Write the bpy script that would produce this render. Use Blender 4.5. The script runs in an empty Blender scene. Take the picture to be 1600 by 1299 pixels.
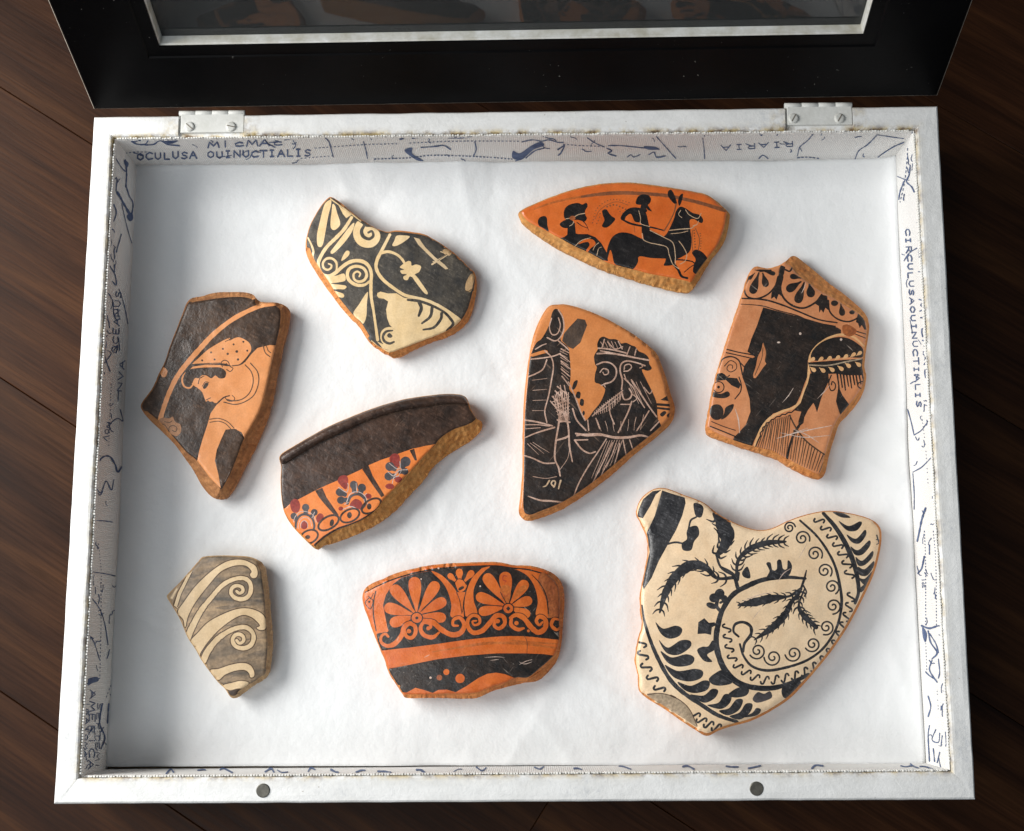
import bpy, math, random
import numpy as np
from mathutils import Vector
from mathutils.geometry import delaunay_2d_cdt

# ------------------------------------------------------------------ camera
scene = bpy.context.scene
COL = scene.collection
CAM_LOC = np.array([0.00875, -0.09385, 0.61466])
CAM_ROT = (0.17008, 0.01566, -0.0042)
FPX = 2147.1                       # focal length in pixels of a 1600 px wide frame
cam_d = bpy.data.cameras.new('camera')
cam_d.sensor_width = 36.0
cam_d.lens = FPX / 1600 * 36
cam_d.clip_start = 0.01
cam_d.clip_end = 50
cam = bpy.data.objects.new('camera', cam_d)
cam.location = CAM_LOC
cam.rotation_euler = CAM_ROT
COL.objects.link(cam)
scene.camera = cam

# ------------------------------------------------------------------ world and lamps
world = bpy.data.worlds.new('World')
scene.world = world
world.use_nodes = True
bg = world.node_tree.nodes['Background']
bg.inputs[0].default_value = (0.80, 0.90, 1.0, 1)
bg.inputs[1].default_value = 0.125


def area(name, loc, target, sx, sy, power, colour):
    d = bpy.data.lights.new(name, 'AREA')
    d.shape = 'RECTANGLE'
    d.size, d.size_y = sx, sy
    d.energy = power
    d.color = colour
    o = bpy.data.objects.new(name, d)
    o.location = loc
    o.rotation_euler = (Vector(target) - Vector(loc)).to_track_quat('-Z', 'Y').to_euler()
    COL.objects.link(o)
    return o


area('window_light', (-0.84, 0.22, 0.52), (0.02, -0.02, -0.03), 0.68, 0.50, 15.0, (1.0, 0.985, 0.955))
area('room_light', (-0.62, -0.70, 1.3), (0.0, 0.0, 0.0), 0.9, 0.9, 6.8, (0.93, 0.97, 1.0))

scene.view_settings.view_transform = 'Standard'
scene.view_settings.look = 'None'
scene.view_settings.exposure = 0.13
scene.view_settings.gamma = 1.0

# ------------------------------------------------------------------ picture geometry helpers
def _rot(e):
    a, b, c = e
    X = np.array([[1, 0, 0], [0, math.cos(a), -math.sin(a)], [0, math.sin(a), math.cos(a)]])
    Y = np.array([[math.cos(b), 0, math.sin(b)], [0, 1, 0], [-math.sin(b), 0, math.cos(b)]])
    Z = np.array([[math.cos(c), -math.sin(c), 0], [math.sin(c), math.cos(c), 0], [0, 0, 1]])
    return Z @ Y @ X


RM = _rot(CAM_ROT)


def rays(px):
    px = np.atleast_2d(np.asarray(px, float))
    v = np.stack([(px[:, 0] - 800) / FPX, -(px[:, 1] - 649.5) / FPX, -np.ones(len(px))], 1)
    return v @ RM.T


def at_z(px, z):
    """surveyed point: where the sight line of a traced mark meets the level z"""
    d = rays(px)
    t = (np.asarray(z) - CAM_LOC[2]) / d[:, 2]
    return CAM_LOC + d * t[:, None]


def at_plane(px, P, n):
    d = rays(px)
    n = np.asarray(n, float)
    t = ((np.asarray(P) - CAM_LOC) @ n) / (d @ n)
    return CAM_LOC + d * t[:, None]


# ------------------------------------------------------------------ value noise (deterministic)
_rs = np.random.RandomState(7)
_tab = _rs.rand(256, 256)


def vnoise(x, y):
    x = np.asarray(x, float); y = np.asarray(y, float)
    xi = np.floor(x).astype(int); yi = np.floor(y).astype(int)
    fx = x - xi; fy = y - yi
    fx = fx * fx * (3 - 2 * fx); fy = fy * fy * (3 - 2 * fy)
    g = lambda a, b: _tab[a % 256, b % 256]
    return ((g(xi, yi) * (1 - fx) + g(xi + 1, yi) * fx) * (1 - fy)
            + (g(xi, yi + 1) * (1 - fx) + g(xi + 1, yi + 1) * fx) * fy) * 2 - 1


def fbm(x, y, o=3):
    s = 0; a = 1
    for k in range(o):
        s = s + a * vnoise(x * 2 ** k + 17.3 * k, y * 2 ** k + 5.1 * k)
        a *= .5
    return s


# ------------------------------------------------------------------ materials
class NT:
    def __init__(self, name):
        self.m = bpy.data.materials.new(name)
        self.m.use_nodes = True
        self.t = self.m.node_tree
        self.b = self.t.nodes['Principled BSDF']
        self.tc = self.n('ShaderNodeTexCoord')
        self.obj = self.tc.outputs['Object']

    def n(self, kind, **kw):
        nd = self.t.nodes.new(kind)
        for k, v in kw.items():
            setattr(nd, k, v)
        return nd

    def l(self, a, b):
        self.t.links.new(a, b)

    def mapped(self, scale=(1, 1, 1), rot=(0, 0, 0), src=None):
        mp = self.n('ShaderNodeMapping')
        mp.inputs['Scale'].default_value = scale
        mp.inputs['Rotation'].default_value = rot
        self.l(src or self.obj, mp.inputs['Vector'])
        return mp.outputs[0]

    def noise(self, scale, detail=4, rough=.6, vec=None, dist=0):
        nd = self.n('ShaderNodeTexNoise')
        nd.inputs['Scale'].default_value = scale
        nd.inputs['Detail'].default_value = detail
        nd.inputs['Roughness'].default_value = rough
        nd.inputs['Distortion'].default_value = dist
        self.l(vec or self.obj, nd.inputs['Vector'])
        return nd.outputs['Fac']

    def ramp(self, fac, stops):
        r = self.n('ShaderNodeValToRGB')
        e = r.color_ramp.elements
        while len(e) < len(stops):
            e.new(.5)
        for k, (p, c) in enumerate(stops):
            e[k].position = p
            e[k].color = (c, c, c, 1) if isinstance(c, (int, float)) else (*c, 1)
        self.l(fac, r.inputs[0])
        return r.outputs[0]

    def mix(self, fac, a, b, mode='MIX'):
        m = self.n('ShaderNodeMix', data_type='RGBA', blend_type=mode)
        for sock, v in ((m.inputs[0], fac), (m.inputs[6], a), (m.inputs[7], b)):
            if isinstance(v, (int, float)):
                sock.default_value = v
            elif isinstance(v, tuple):
                sock.default_value = (*v, 1)
            else:
                self.l(v, sock)
        return m.outputs[2]

    def math(self, op, a, b=0.0):
        m = self.n('ShaderNodeMath', operation=op)
        for s, v in ((m.inputs[0], a), (m.inputs[1], b)):
            if isinstance(v, (int, float)):
                s.default_value = v
            else:
                self.l(v, s)
        return m.outputs[0]

    def bump(self, h, strength, dist):
        b = self.n('ShaderNodeBump')
        b.inputs['Strength'].default_value = strength
        b.inputs['Distance'].default_value = dist
        self.l(h, b.inputs['Height'])
        self.l(b.outputs[0], self.b.inputs['Normal'])
        return b

    def set(self, colour=None, rough=None, spec=None, metal=None):
        for k, v in (('Base Color', colour), ('Roughness', rough), ('Specular IOR Level', spec), ('Metallic', metal)):
            if v is None:
                continue
            s = self.b.inputs[k]
            if isinstance(v, (int, float)):
                s.default_value = v
            elif isinstance(v, tuple):
                s.default_value = (*v, 1)
            else:
                self.l(v, s)
        return self.m


def ceramic(name, c1, c2, scale=90, fine=900, speck=None, speck_cut=.70, rough=(.45, .65), bump=.25,
            stretch=None, scratch=None, spec=.5, mott=None):
    """painted or bare fired clay: mottled colour, fine grain, optional light specks and scratches"""
    g = NT(name)
    vec = g.mapped(*stretch) if stretch else g.obj
    n1 = g.noise(scale, 4, .65, vec, .4)
    if mott is None:
        mott = .22 if name.startswith('slip') else (.42 if name.startswith('clay') else .6)
    n2 = g.noise(fine, 3, .6)
    col = g.mix(g.ramp(n1, [(.33, 0.0), (.68, 1.0)]), c1, c2)
    col = g.mix(mott, col, g.ramp(n2, [(.36, .5), (.64, 1.0)]), 'MULTIPLY')
    col = g.mix(mott * .8, col, g.ramp(g.noise(scale * 3.5, 4, .7), [(.36, .6), (.64, 1.0)]), 'MULTIPLY')
    if name.startswith('black'):                   # slip brushed on thin and thick
        br = g.noise(1.0, 5, .7, g.mapped((160, 900, 400), src=g.mapped(rot=(0, 0, .5))), .8)
        br2 = g.noise(1.0, 5, .7, g.mapped((900, 170, 400), src=g.mapped(rot=(0, 0, .3))), .8)
        f = g.math('MULTIPLY', g.ramp(br, [(.50, 0.0), (.70, 1.0)]), g.ramp(br2, [(.42, 0.0), (.66, 1.0)]))
        col = g.mix(f, col, tuple(x * (3.2 if c2[0] < .055 and c2[2] > .03 else 1.75) + .012 for x in c2))
    if name.startswith('clay'):                    # layered, gritty fracture
        ly = g.noise(1.0, 3, .6, g.mapped((70, 70, 900)))
        col = g.mix(.4, col, g.ramp(ly, [(.40, .45), (.56, 1.0)]), 'MULTIPLY')
    if speck:
        ns = g.noise(1300, 2, .5)
        nb = g.noise(120, 2, .5)
        f = g.math('MULTIPLY', g.ramp(ns, [(speck_cut, 0.0), (speck_cut + .05, 1.0)]), g.ramp(nb, [(.45, 0.0), (.6, .9)]))
        col = g.mix(f, col, speck)
    if scratch:
        w1 = g.noise(900, 2, .4, g.mapped((1, .05, 1), src=g.mapped(rot=(0, 0, .7))), .25)
        w2 = g.noise(800, 2, .4, g.mapped((1, .06, 1), src=g.mapped(rot=(0, 0, -.8))), .25)
        nb = g.noise(70, 2, .5)
        f = g.math('MAXIMUM', g.ramp(w1, [(.69, 0.0), (.73, .7)]), g.ramp(w2, [(.70, 0.0), (.74, .7)]))
        f = g.math('MULTIPLY', f, g.ramp(nb, [(.48, 0.0), (.62, .8)]))
        col = g.mix(f, col, scratch)
    g.bump(g.math('ADD', n2, g.math('MULTIPLY', g.noise(260, 3), 1.2)), bump, .0006)
    r = g.ramp(g.noise(300, 3), [(.3, rough[0]), (.7, rough[1])])
    return g.set(col, r, spec)


M = {}
# clays and slips
M['clay_orange'] = ceramic('clay_orange', (0.64, 0.22, 0.05), (0.78, 0.34, 0.105), 140, 700, rough=(.7, .9), bump=.45)
M['clay_ochre'] = ceramic('clay_ochre', (.56, .225, .048), (.72, .36, .11), 200, 600, rough=(.75, .95), bump=.45)
M['clay_brown'] = ceramic('clay_brown', (0.36, 0.145, 0.05), (0.6, 0.27, 0.1), 150, 700, rough=(.65, .9), bump=.45)
M['clay_pink'] = ceramic('clay_pink', (.40, .19, .10), (.50, .26, .14), 150, 800, rough=(.6, .85), bump=.6)
M['clay_red'] = ceramic('clay_red', (0.6, 0.165, 0.034), (0.74, 0.28, 0.075), 120, 700, rough=(.6, .85), bump=.45)
M['clay_tan'] = ceramic('clay_tan', (.50, .30, .14), (.62, .42, .22), 120, 800, rough=(.6, .85), bump=.45)
M['slip_cream'] = ceramic('slip_cream', (0.78, 0.54, 0.26), (0.88, 0.66, 0.38), 60, 1200, rough=(.28, .42), bump=.12)
M['slip_buff'] = ceramic('slip_buff', (0.85, 0.60, 0.365), (0.93, 0.71, 0.475), 45, 1300, rough=(.28, .42), bump=.12, speck=(.35, .2, .08), speck_cut=.73)
M['slip_sand'] = ceramic('slip_sand', (0.62, 0.44, 0.245), (0.73, 0.545, 0.33), 70, 1200, rough=(.4, .55), bump=.15)
M['slip_red'] = ceramic('slip_red', (0.64, 0.118, 0.015), (0.74, 0.172, 0.03), 55, 1200, rough=(.28, .42), bump=.15, speck=(.4, .08, .02))
M['slip_flame'] = ceramic('slip_flame', (0.57, 0.108, 0.016), (0.71, 0.172, 0.03), 70, 1200, rough=(.25, .45), bump=.22, speck=(.85, .55, .35), speck_cut=.76)
M['slip_orange'] = ceramic('slip_orange', (0.61, 0.205, 0.056), (0.69, 0.262, 0.086), 50, 1200, rough=(.28, .42), bump=.14, speck=(.3, .1, .03), speck_cut=.74)
M['slip_peach'] = ceramic('slip_peach', (0.745, 0.29, 0.102), (0.8, 0.345, 0.138), 60, 1300, rough=(.28, .42), bump=.1)
M['slip_salmon'] = ceramic('slip_salmon', (0.58, 0.215, 0.086), (0.69, 0.292, 0.132), 70, 1100, rough=(.28, .42), bump=.16, speck=(.85, .72, .6), speck_cut=.76)
M['slip_lightorange'] = ceramic('slip_lightorange', (.74, .40, .17), (.78, .46, .22), 90, 1200, bump=.14)
M['slip_vivid'] = ceramic('slip_vivid', (0.79, 0.2, 0.038), (0.85, 0.26, 0.064), 60, 1200, rough=(.28, .42), bump=.14)
M['rust'] = ceramic('rust', (.30, .075, .025), (.50, .15, .04), 130, 900, rough=(.35, .55), bump=.3)
M['rust_band'] = ceramic('rust_band', (.50, .12, .022), (.68, .19, .04), 120, 900, rough=(.3, .5), bump=.2)
M['band_brown'] = ceramic('band_brown', (.22, .07, .025), (.34, .11, .035), 120, 900, rough=(.45, .6), bump=.2)
M['wash'] = ceramic('wash', (0.6, 0.4, 0.22), (0.11, 0.09, 0.07), 60, 700, stretch=((.35, 1.5, 1), (0, 0, .25)), rough=(.45, .6), bump=.2)
M['line_brown'] = ceramic('line_brown', (0.065, 0.033, 0.016), (0.115, 0.062, 0.03), 150, 900, bump=.15)
M['tan_patch'] = ceramic('tan_patch', (.40, .29, .19), (.55, .42, .28), 150, 800, bump=.4)
# blacks
M['wash_dark'] = ceramic('wash_dark', (.12, .095, .075), (.36, .25, .15), 200, 700, stretch=((.35, 1.5, 1), (0, 0, .25)), rough=(.45, .6), bump=.2)
M['black_char'] = ceramic('black_char', (0.026, 0.025, 0.025), (0.095, 0.078, 0.058), 110, 700, speck=(.16, .14, .11), speck_cut=.64, rough=(.5, .7), bump=.3)
M['black_ink'] = ceramic('black_ink', (0.013, 0.013, 0.016), (0.05, 0.049, 0.052), 160, 900, speck=(.14, .14, .14), speck_cut=.66, rough=(.30, .46), bump=.2)
M['black_gloss'] = ceramic('black_gloss', (.010, .009, .010), (.022, .018, .017), 120, 900, rough=(.22, .38), bump=.2, speck=(.2, .17, .15), speck_cut=.74)
M['black_slip'] = ceramic('black_slip', (0.012, 0.011, 0.011), (0.04, 0.025, 0.018), 130, 900, speck=(.30, .26, .22), speck_cut=.70, rough=(.30, .46), bump=.3, scratch=(.42, .34, .28))
M['black_worn'] = ceramic('black_worn', (0.013, 0.011, 0.011), (0.042, 0.026, 0.018), 100, 800, rough=(.30, .46), bump=.3, scratch=(.30, .19, .13))
M['black_brown'] = ceramic('black_brown', (0.026, 0.0165, 0.0125), (0.1, 0.056, 0.034), 60, 700, rough=(.30, .46), bump=.3, scratch=(.17, .12, .09))
M['black_rim'] = ceramic('black_rim', (0.03, 0.0175, 0.0125), (0.096, 0.05, 0.032), 80, 600, rough=(.30, .46), bump=.35, scratch=(.26, .19, .14))
M['ear_brown'] = ceramic('ear_brown', (.05, .03, .02), (.11, .065, .04), 130, 800, bump=.25)
# accents
M['incised'] = ceramic('incised', (0.5, 0.28, 0.19), (0.74, 0.5, 0.39), 250, 1500, rough=(.6, .8), bump=.3)
M['incised_cream'] = ceramic('incised_cream', (.58, .36, .20), (.78, .56, .36), 250, 1500, rough=(.6, .8), bump=.3)
M['scratch_white'] = ceramic('scratch_white', (.66, .45, .36), (.82, .66, .56), 300, 1500, rough=(.6, .8), bump=.3)
M['scratch_pink'] = ceramic('scratch_pink', (.10, .06, .05), (.66, .42, .33), 420, 1500, rough=(.6, .8), bump=.3)
M['dark_red'] = ceramic('dark_red', (.28, .022, .018), (.38, .05, .03), 150, 900, bump=.2)
M['petal_grey'] = ceramic('petal_grey', (.055, .05, .055), (.11, .095, .10), 150, 900, bump=.2)
M['pale_line'] = ceramic('pale_line', (.60, .46, .42), (.74, .60, .55), 200, 1200, bump=.2)
M['red_ink'] = ceramic('red_ink', (.42, .05, .015), (.52, .08, .02), 150, 900, bump=.15)


def mat_white_paint():
    g = NT('white_paint_worn')
    n1 = g.noise(40, 5, .65)
    col = g.ramp(n1, [(.3, (.76, .76, .745)), (.7, (.87, .87, .86))])
    at = g.n('ShaderNodeVertexColor', layer_name='stain').outputs['Color']
    nb = g.noise(110, 5, .7)
    f = g.math('MULTIPLY', at, g.ramp(nb, [(.40, 0.0), (.56, 1.0)]))
    col = g.mix(f, col, g.mix(g.ramp(g.noise(260, 4), [(.42, 0.0), (.60, 1.0)]), (.60, .47, .22), (.15, .085, .03)))
    brush = g.noise(260, 6, .72, None, 1.2)
    col = g.mix(.3, col, g.ramp(brush, [(.36, .78), (.56, 1.0)]), 'MULTIPLY')
    smu = g.math('MULTIPLY', g.ramp(g.noise(28, 3, .6), [(.52, 0.0), (.68, 1.0)]), g.ramp(g.noise(340, 4, .7), [(.48, 0.0), (.66, .45)]))
    col = g.mix(smu, col, (.42, .45, .50))
    chip = g.math('MULTIPLY', g.ramp(g.noise(420, 4, .6), [(.69, 0.0), (.72, .9)]), g.ramp(g.noise(35, 2), [(.5, 0.0), (.62, 1.0)]))
    col = g.mix(chip, col, (.22, .17, .11))
    h = g.math('ADD', g.noise(500, 4, .6), g.math('MULTIPLY', g.noise(1400, 2), .5))
    h = g.math('ADD', h, g.math('MULTIPLY', brush, 1.6))
    g.bump(h, .17, .0009)
    return g.set(col, .55, .3)


def mat_simple(name, c1, c2, scale, rough, bump=.2, metal=0.0, fine=800, spec=.4):
    g = NT(name)
    col = g.mix(g.ramp(g.noise(scale, 5, .65), [(.3, 0.0), (.7, 1.0)]), c1, c2)
    g.bump(g.noise(fine, 4), bump, .0005)
    return g.set(col, rough, spec, metal)


M['white_paint'] = mat_white_paint()
M['hinge_paint'] = mat_simple('hinge_paint', (.62, .62, .58), (.76, .76, .73), 120, .45, .25)
M['screw_paint'] = mat_simple('screw_paint', (.50, .50, .46), (.72, .72, .69), 260, .4, .3)
M['slot_dark'] = mat_simple('slot_dark', (.10, .08, .06), (.2, .17, .13), 300, .6, .2)
M['magnet'] = mat_simple('magnet', (.10, .095, .08), (.18, .17, .145), 300, .45, .2, .6)
M['lid_black'] = None
M['lid_inner'] = mat_simple('lid_inner', (.46, .44, .36), (.76, .77, .76), 90, .5, .4)
M['worn_edge'] = mat_simple('worn_edge', (.22, .18, .14), (.50, .46, .40), 200, .6, .3)
M['backing'] = mat_simple('backing_board', (.30, .22, .14), (.42, .32, .2), 60, .8)


def mat_lid():
    g = NT('lid_black_paint')
    col = g.ramp(g.noise(25, 4), [(.3, (.0018, .0018, .002)), (.7, (.0035, .0035, .004))])
    sp = g.math('MULTIPLY', g.ramp(g.noise(700, 2, .5), [(.742, 0.0), (.76, .7)]), g.ramp(g.noise(30, 2), [(.52, 0.0), (.62, 1.0)]))
    col = g.mix(sp, col, (.45, .44, .40))
    g.bump(g.noise(500, 3), .12, .0004)
    return g.set(col, .34, .05)


M['lid_black'] = mat_lid()


def mat_glass():
    g = NT('clear_glass')
    t = g.t
    t.nodes.remove(g.b)
    tr = g.n('ShaderNodeBsdfTransparent'); tr.inputs[0].default_value = (.93, .96, .94, 1)
    gl = g.n('ShaderNodeBsdfGlossy'); gl.inputs['Roughness'].default_value = .02
    fr = g.n('ShaderNodeFresnel'); fr.inputs[0].default_value = 1.5
    mx = g.n('ShaderNodeMixShader')
    g.l(fr.outputs[0], mx.inputs[0]); g.l(tr.outputs[0], mx.inputs[1]); g.l(gl.outputs[0], mx.inputs[2])
    df = g.n('ShaderNodeBsdfDiffuse'); df.inputs[0].default_value = (.62, .64, .65, 1)      # pale haze mixed in to lighten the reflection, like a dust film
    md = g.n('ShaderNodeMixShader'); md.inputs[0].default_value = .035
    g.l(mx.outputs[0], md.inputs[1]); g.l(df.outputs[0], md.inputs[2])
    g.l(md.outputs[0], t.nodes['Material Output'].inputs['Surface'])
    return g.m


M['glass'] = mat_glass()


def mat_wood():
    g = NT('dark_floor_wood')
    vec = g.mapped((4, 60, 4))
    n1 = g.noise(1.0, 6, .62, vec, .5)
    n2 = g.noise(1.0, 4, .6, g.mapped((30, 700, 30)))
    rnd = g.n('ShaderNodeObjectInfo').outputs['Random']
    col = g.ramp(n1, [(.30, (.014, .0046, .0019)), (.50, (.036, .0126, .0045)), (.74, (.072, .028, .0092))])
    col = g.mix(.55, col, g.ramp(n2, [(.38, .4), (.62, 1.0)]), 'MULTIPLY')
    col = g.mix(1.0, col, g.ramp(rnd, [(0.0, .8), (1.0, 1.15)]), 'MULTIPLY')
    g.bump(g.math('ADD', n2, n1), .12, .0006)
    return g.set(col, g.ramp(n2, [(.3, .36), (.7, .52)]), .12)


M['wood'] = mat_wood()
M['groove'] = mat_simple('groove_dark', (.006, .004, .003), (.012, .008, .006), 40, .8)


def mat_paper():
    g = NT('white_paper')
    col = g.ramp(g.noise(18, 4), [(.3, (.765, .78, .785)), (.7, (.81, .82, .825))])
    g.bump(g.math('ADD', g.noise(60, 4, .6), g.math('MULTIPLY', g.noise(900, 3), .04)), .3, .003)
    return g.set(col, .6, .25)


M['paper'] = mat_paper()


def mat_fabric(axis):
    g = NT('ribbed_lining_' + 'xy'[axis])
    col = g.ramp(g.noise(25, 3), [(.3, (.78, .77, .745)), (.7, (.84, .83, .81))])
    wv = g.n('ShaderNodeTexWave', bands_direction='XY'[axis])
    wv.inputs['Scale'].default_value = 330
    wv.inputs['Distortion'].default_value = .6
    wv.inputs['Detail'].default_value = 1
    g.l(g.obj, wv.inputs['Vector'])
    col = g.mix(.18, col, g.ramp(wv.outputs['Fac'], [(0, .80), (1, 1.0)]), 'MULTIPLY')
    g.bump(g.math('ADD', wv.outputs['Fac'], g.noise(1200, 2)), .3, .0003)
    return g.set(col, .85, .1)


M['fabric_x'] = mat_fabric(0)
M['fabric_y'] = mat_fabric(1)
M['thread'] = mat_simple('selvedge_thread', (.80, .79, .75), (.90, .89, .86), 300, .9, .3)
M['navy'] = mat_simple('navy_print', (.035, .06, .15), (.13, .18, .31), 250, .8, .2)

# ------------------------------------------------------------------ object helpers
def tag(o, label=None, cat=None, group=None, kind=None):
    for k, v in (('label', label), ('category', cat), ('group', group), ('kind', kind)):
        if v:
            o[k] = v
    return o


def empty(name, loc=(0, 0, 0)):
    o = bpy.data.objects.new(name, None)
    o.empty_display_size = .01
    o.location = loc
    COL.objects.link(o)
    return o


def mesh(name, verts, faces, material, parent=None, smooth=False, normals=None, origin=None):
    """verts are world positions; they are stored relative to origin (the parent thing's base)"""
    me = bpy.data.meshes.new(name)
    v = np.asarray(verts, float)
    if origin is not None:
        v = v - np.asarray(origin)
    me.from_pydata(v.tolist(), [], [list(map(int, f)) for f in faces])
    me.materials.append(material)
    if smooth:
        me.polygons.foreach_set('use_smooth', [True] * len(me.polygons))
    me.update()
    if normals is not None:
        me.normals_split_custom_set_from_vertices([tuple(n) for n in normals])
    o = bpy.data.objects.new(name, me)
    COL.objects.link(o)
    if parent is not None:
        o.parent = parent
        if parent.type == 'EMPTY' and origin is None:
            pass
    return o


class MB:
    """collects convex boxes / prisms / tubes into one mesh"""
    def __init__(self):
        self.v = []; self.f = []

    def add(self, vs, fs):
        b = len(self.v)
        self.v += [tuple(p) for p in vs]
        self.f += [[i + b for i in f] for f in fs]

    def hexa(self, bottom, top):
        self.add(list(bottom) + list(top), [[3, 2, 1, 0], [4, 5, 6, 7], [0, 1, 5, 4], [1, 2, 6, 5], [2, 3, 7, 6], [3, 0, 4, 7]])

    def box(self, x0, x1, y0, y1, z0, z1):
        self.hexa([(x0, y0, z0), (x1, y0, z0), (x1, y1, z0), (x0, y1, z0)], [(x0, y0, z1), (x1, y0, z1), (x1, y1, z1), (x0, y1, z1)])

    def lathe(self, c, axis, prof, n=28):
        """prof: list of (distance along axis, radius)"""
        a = Vector(axis).normalized()
        u = a.orthogonal().normalized(); w = a.cross(u)
        vs = []
        for (h, r) in prof:
            for k in range(n):
                t = 2 * math.pi * k / n
                vs.append(Vector(c) + a * h + (u * math.cos(t) + w * math.sin(t)) * r)
        fs = []
        for j in range(len(prof) - 1):
            for k in range(n):
                fs.append([j * n + k, j * n + (k + 1) % n, (j + 1) * n + (k + 1) % n, (j + 1) * n + k])
        fs.append(list(range(n))[::-1]); fs.append([(len(prof) - 1) * n + k for k in range(n)])
        self.add(vs, fs)

    def build(self, name, material, parent=None, smooth=False):
        return mesh(name, self.v, self.f, material, parent, smooth)


def bevel(o, w, seg=2):
    m = o.modifiers.new('bevel', 'BEVEL')
    m.width = w; m.segments = seg; m.limit_method = 'ANGLE'; m.angle_limit = math.radians(35)
    return o


# ------------------------------------------------------------------ the floor of wooden planks
Z_RIM = 0.0
Z_PAPER = -0.0391
Z_WOOD = -0.0475
ground = mesh('floor', [(-2.2, -2.2, Z_WOOD - .012), (2.2, -2.2, Z_WOOD - .012), (2.2, 2.2, Z_WOOD - .012), (-2.2, 2.2, Z_WOOD - .012)],
              [[0, 1, 2, 3]], M['groove'])
tag(ground, 'dark brown plank floor running diagonally under the white box', None, None, 'structure')
pa = at_z([(0, 590)], Z_WOOD)[0]; pb = at_z([(1020, 1255)], Z_WOOD)[0]; pc = at_z([(0, 1080)], Z_WOOD)[0]
ang = math.atan2(pb[1] - pa[1], pb[0] - pa[0])
dx = np.array([math.cos(ang), math.sin(ang)]); dy = np.array([-dx[1], dx[0]])
plank_w = abs((pa - pc)[:2] @ dy)
off = pa[:2] @ dy
joint = at_z([(842, 1277)], Z_WOOD)[0][:2] @ dx
random.seed(3)
PL = 1.22
G = .00012
for r in range(-6, 7):
    v0 = off + r * plank_w + G; v1 = off + (r + 1) * plank_w - G
    # row -1 lies just in front of the traced seam and carries the traced end joint
    ph = joint if r == -1 else joint + random.uniform(.2, 1.0)
    for k in range(-2, 2):
        u0 = ph + k * PL + G * .6; u1 = ph + (k + 1) * PL - G * .6
        cx, cy = (u0 + u1) / 2, (v0 + v1) / 2
        cpt = dx * cx + dy * cy
        if abs(cpt[0]) > 1.7 or abs(cpt[1]) > 1.7:
            continue
        hu, hv, b = (u1 - u0) / 2, (v1 - v0) / 2, .0003
        mb = MB()
        mb.add([(-hu, -hv, -.011), (hu, -hv, -.011), (hu, hv, -.011), (-hu, hv, -.011),
                (-hu, -hv, -b), (hu, -hv, -b), (hu, hv, -b), (-hu, hv, -b),
                (-hu + b, -hv + b, 0), (hu - b, -hv + b, 0), (hu - b, hv - b, 0), (-hu + b, hv - b, 0)],
               [[0, 1, 5, 4], [1, 2, 6, 5], [2, 3, 7, 6], [3, 0, 4, 7], [4, 5, 9, 8], [5, 6, 10, 9], [6, 7, 11, 10], [7, 4, 8, 11], [8, 9, 10, 11]])
        p = mb.build('plank', M['wood'], ground)
        p.location = (cpt[0], cpt[1], Z_WOOD)
        p.rotation_euler = (0, 0, ang)

# ------------------------------------------------------------------ the display case
case = empty('display_case', (0, 0, Z_WOOD))
tag(case, 'white painted wooden display box with its black framed glass lid open', 'display box')
from mathutils import Matrix
CASE_INV = Matrix.Translation((0, 0, -Z_WOOD))


def cpart(o, parent=None):
    if parent is None:
        o.parent = case
        o.matrix_parent_inverse = CASE_INV
    else:
        o.parent = parent
    return o


OUT = at_z([(146, 182), (1466, 165), (1525, 1250), (83, 1257)], 0)[:, :2]      # TL TR BR BL
INN = at_z([(176, 213.5), (1431, 201), (1488, 1206), (122, 1216)], 0)[:, :2]
HINGE = [at_z([(279, 180), (382, 180)], 0)[:, 0], at_z([(1226, 165), (1332, 165)], 0)[:, 0]]
PROF = [(0, -.0455), (0, -.0016), (.03, -.0006), (.09, -.0001), (.3, 0), (.55, 0), (.8, 0), (.9, -.0001), (.965, -.0006), (1, -.0018), (1, -.0445)]
STAIN = [0, .2, .12, .03, 0, 0, .14, .5, .9, 1, .8]


def rim_ring(k, t, notch):
    o = OUT[k] * (1 - t) + OUT[(k + 1) % 4] * t
    side = (OUT[(k + 1) % 4] - OUT[k]); L = np.linalg.norm(side); side = side / L
    si = INN[(k + 1) % 4] - INN[k]
    ti = min(1.0, max(0.0, float((o - INN[k]) @ si / (si @ si))))
    i = INN[k] * (1 - ti) + INN[(k + 1) % 4] * ti
    nrm = np.array([-side[1], side[0]])
    fade = min(1, t * 30, (1 - t) * 30)
    s = t * L * 1000
    o = o + nrm * fade * .00010 * float(fbm(s * .09 + k * 31, k * 7.7, 4))
    i = i + nrm * fade * .00014 * float(fbm(s * .12 + k * 13, k * 3.1 + 9, 4))
    out = []
    for (f, z) in PROF:
        p = o * (1 - f) + i * f
        zz = z + (.00012 * float(fbm(s * .05 + f * 2, k * 5 + f * 3, 3)) if z > -.01 else 0)
        if notch and z > -.01:
            zz = min(zz, -.0019)
        out.append((p[0], p[1], zz))
    return out


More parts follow.
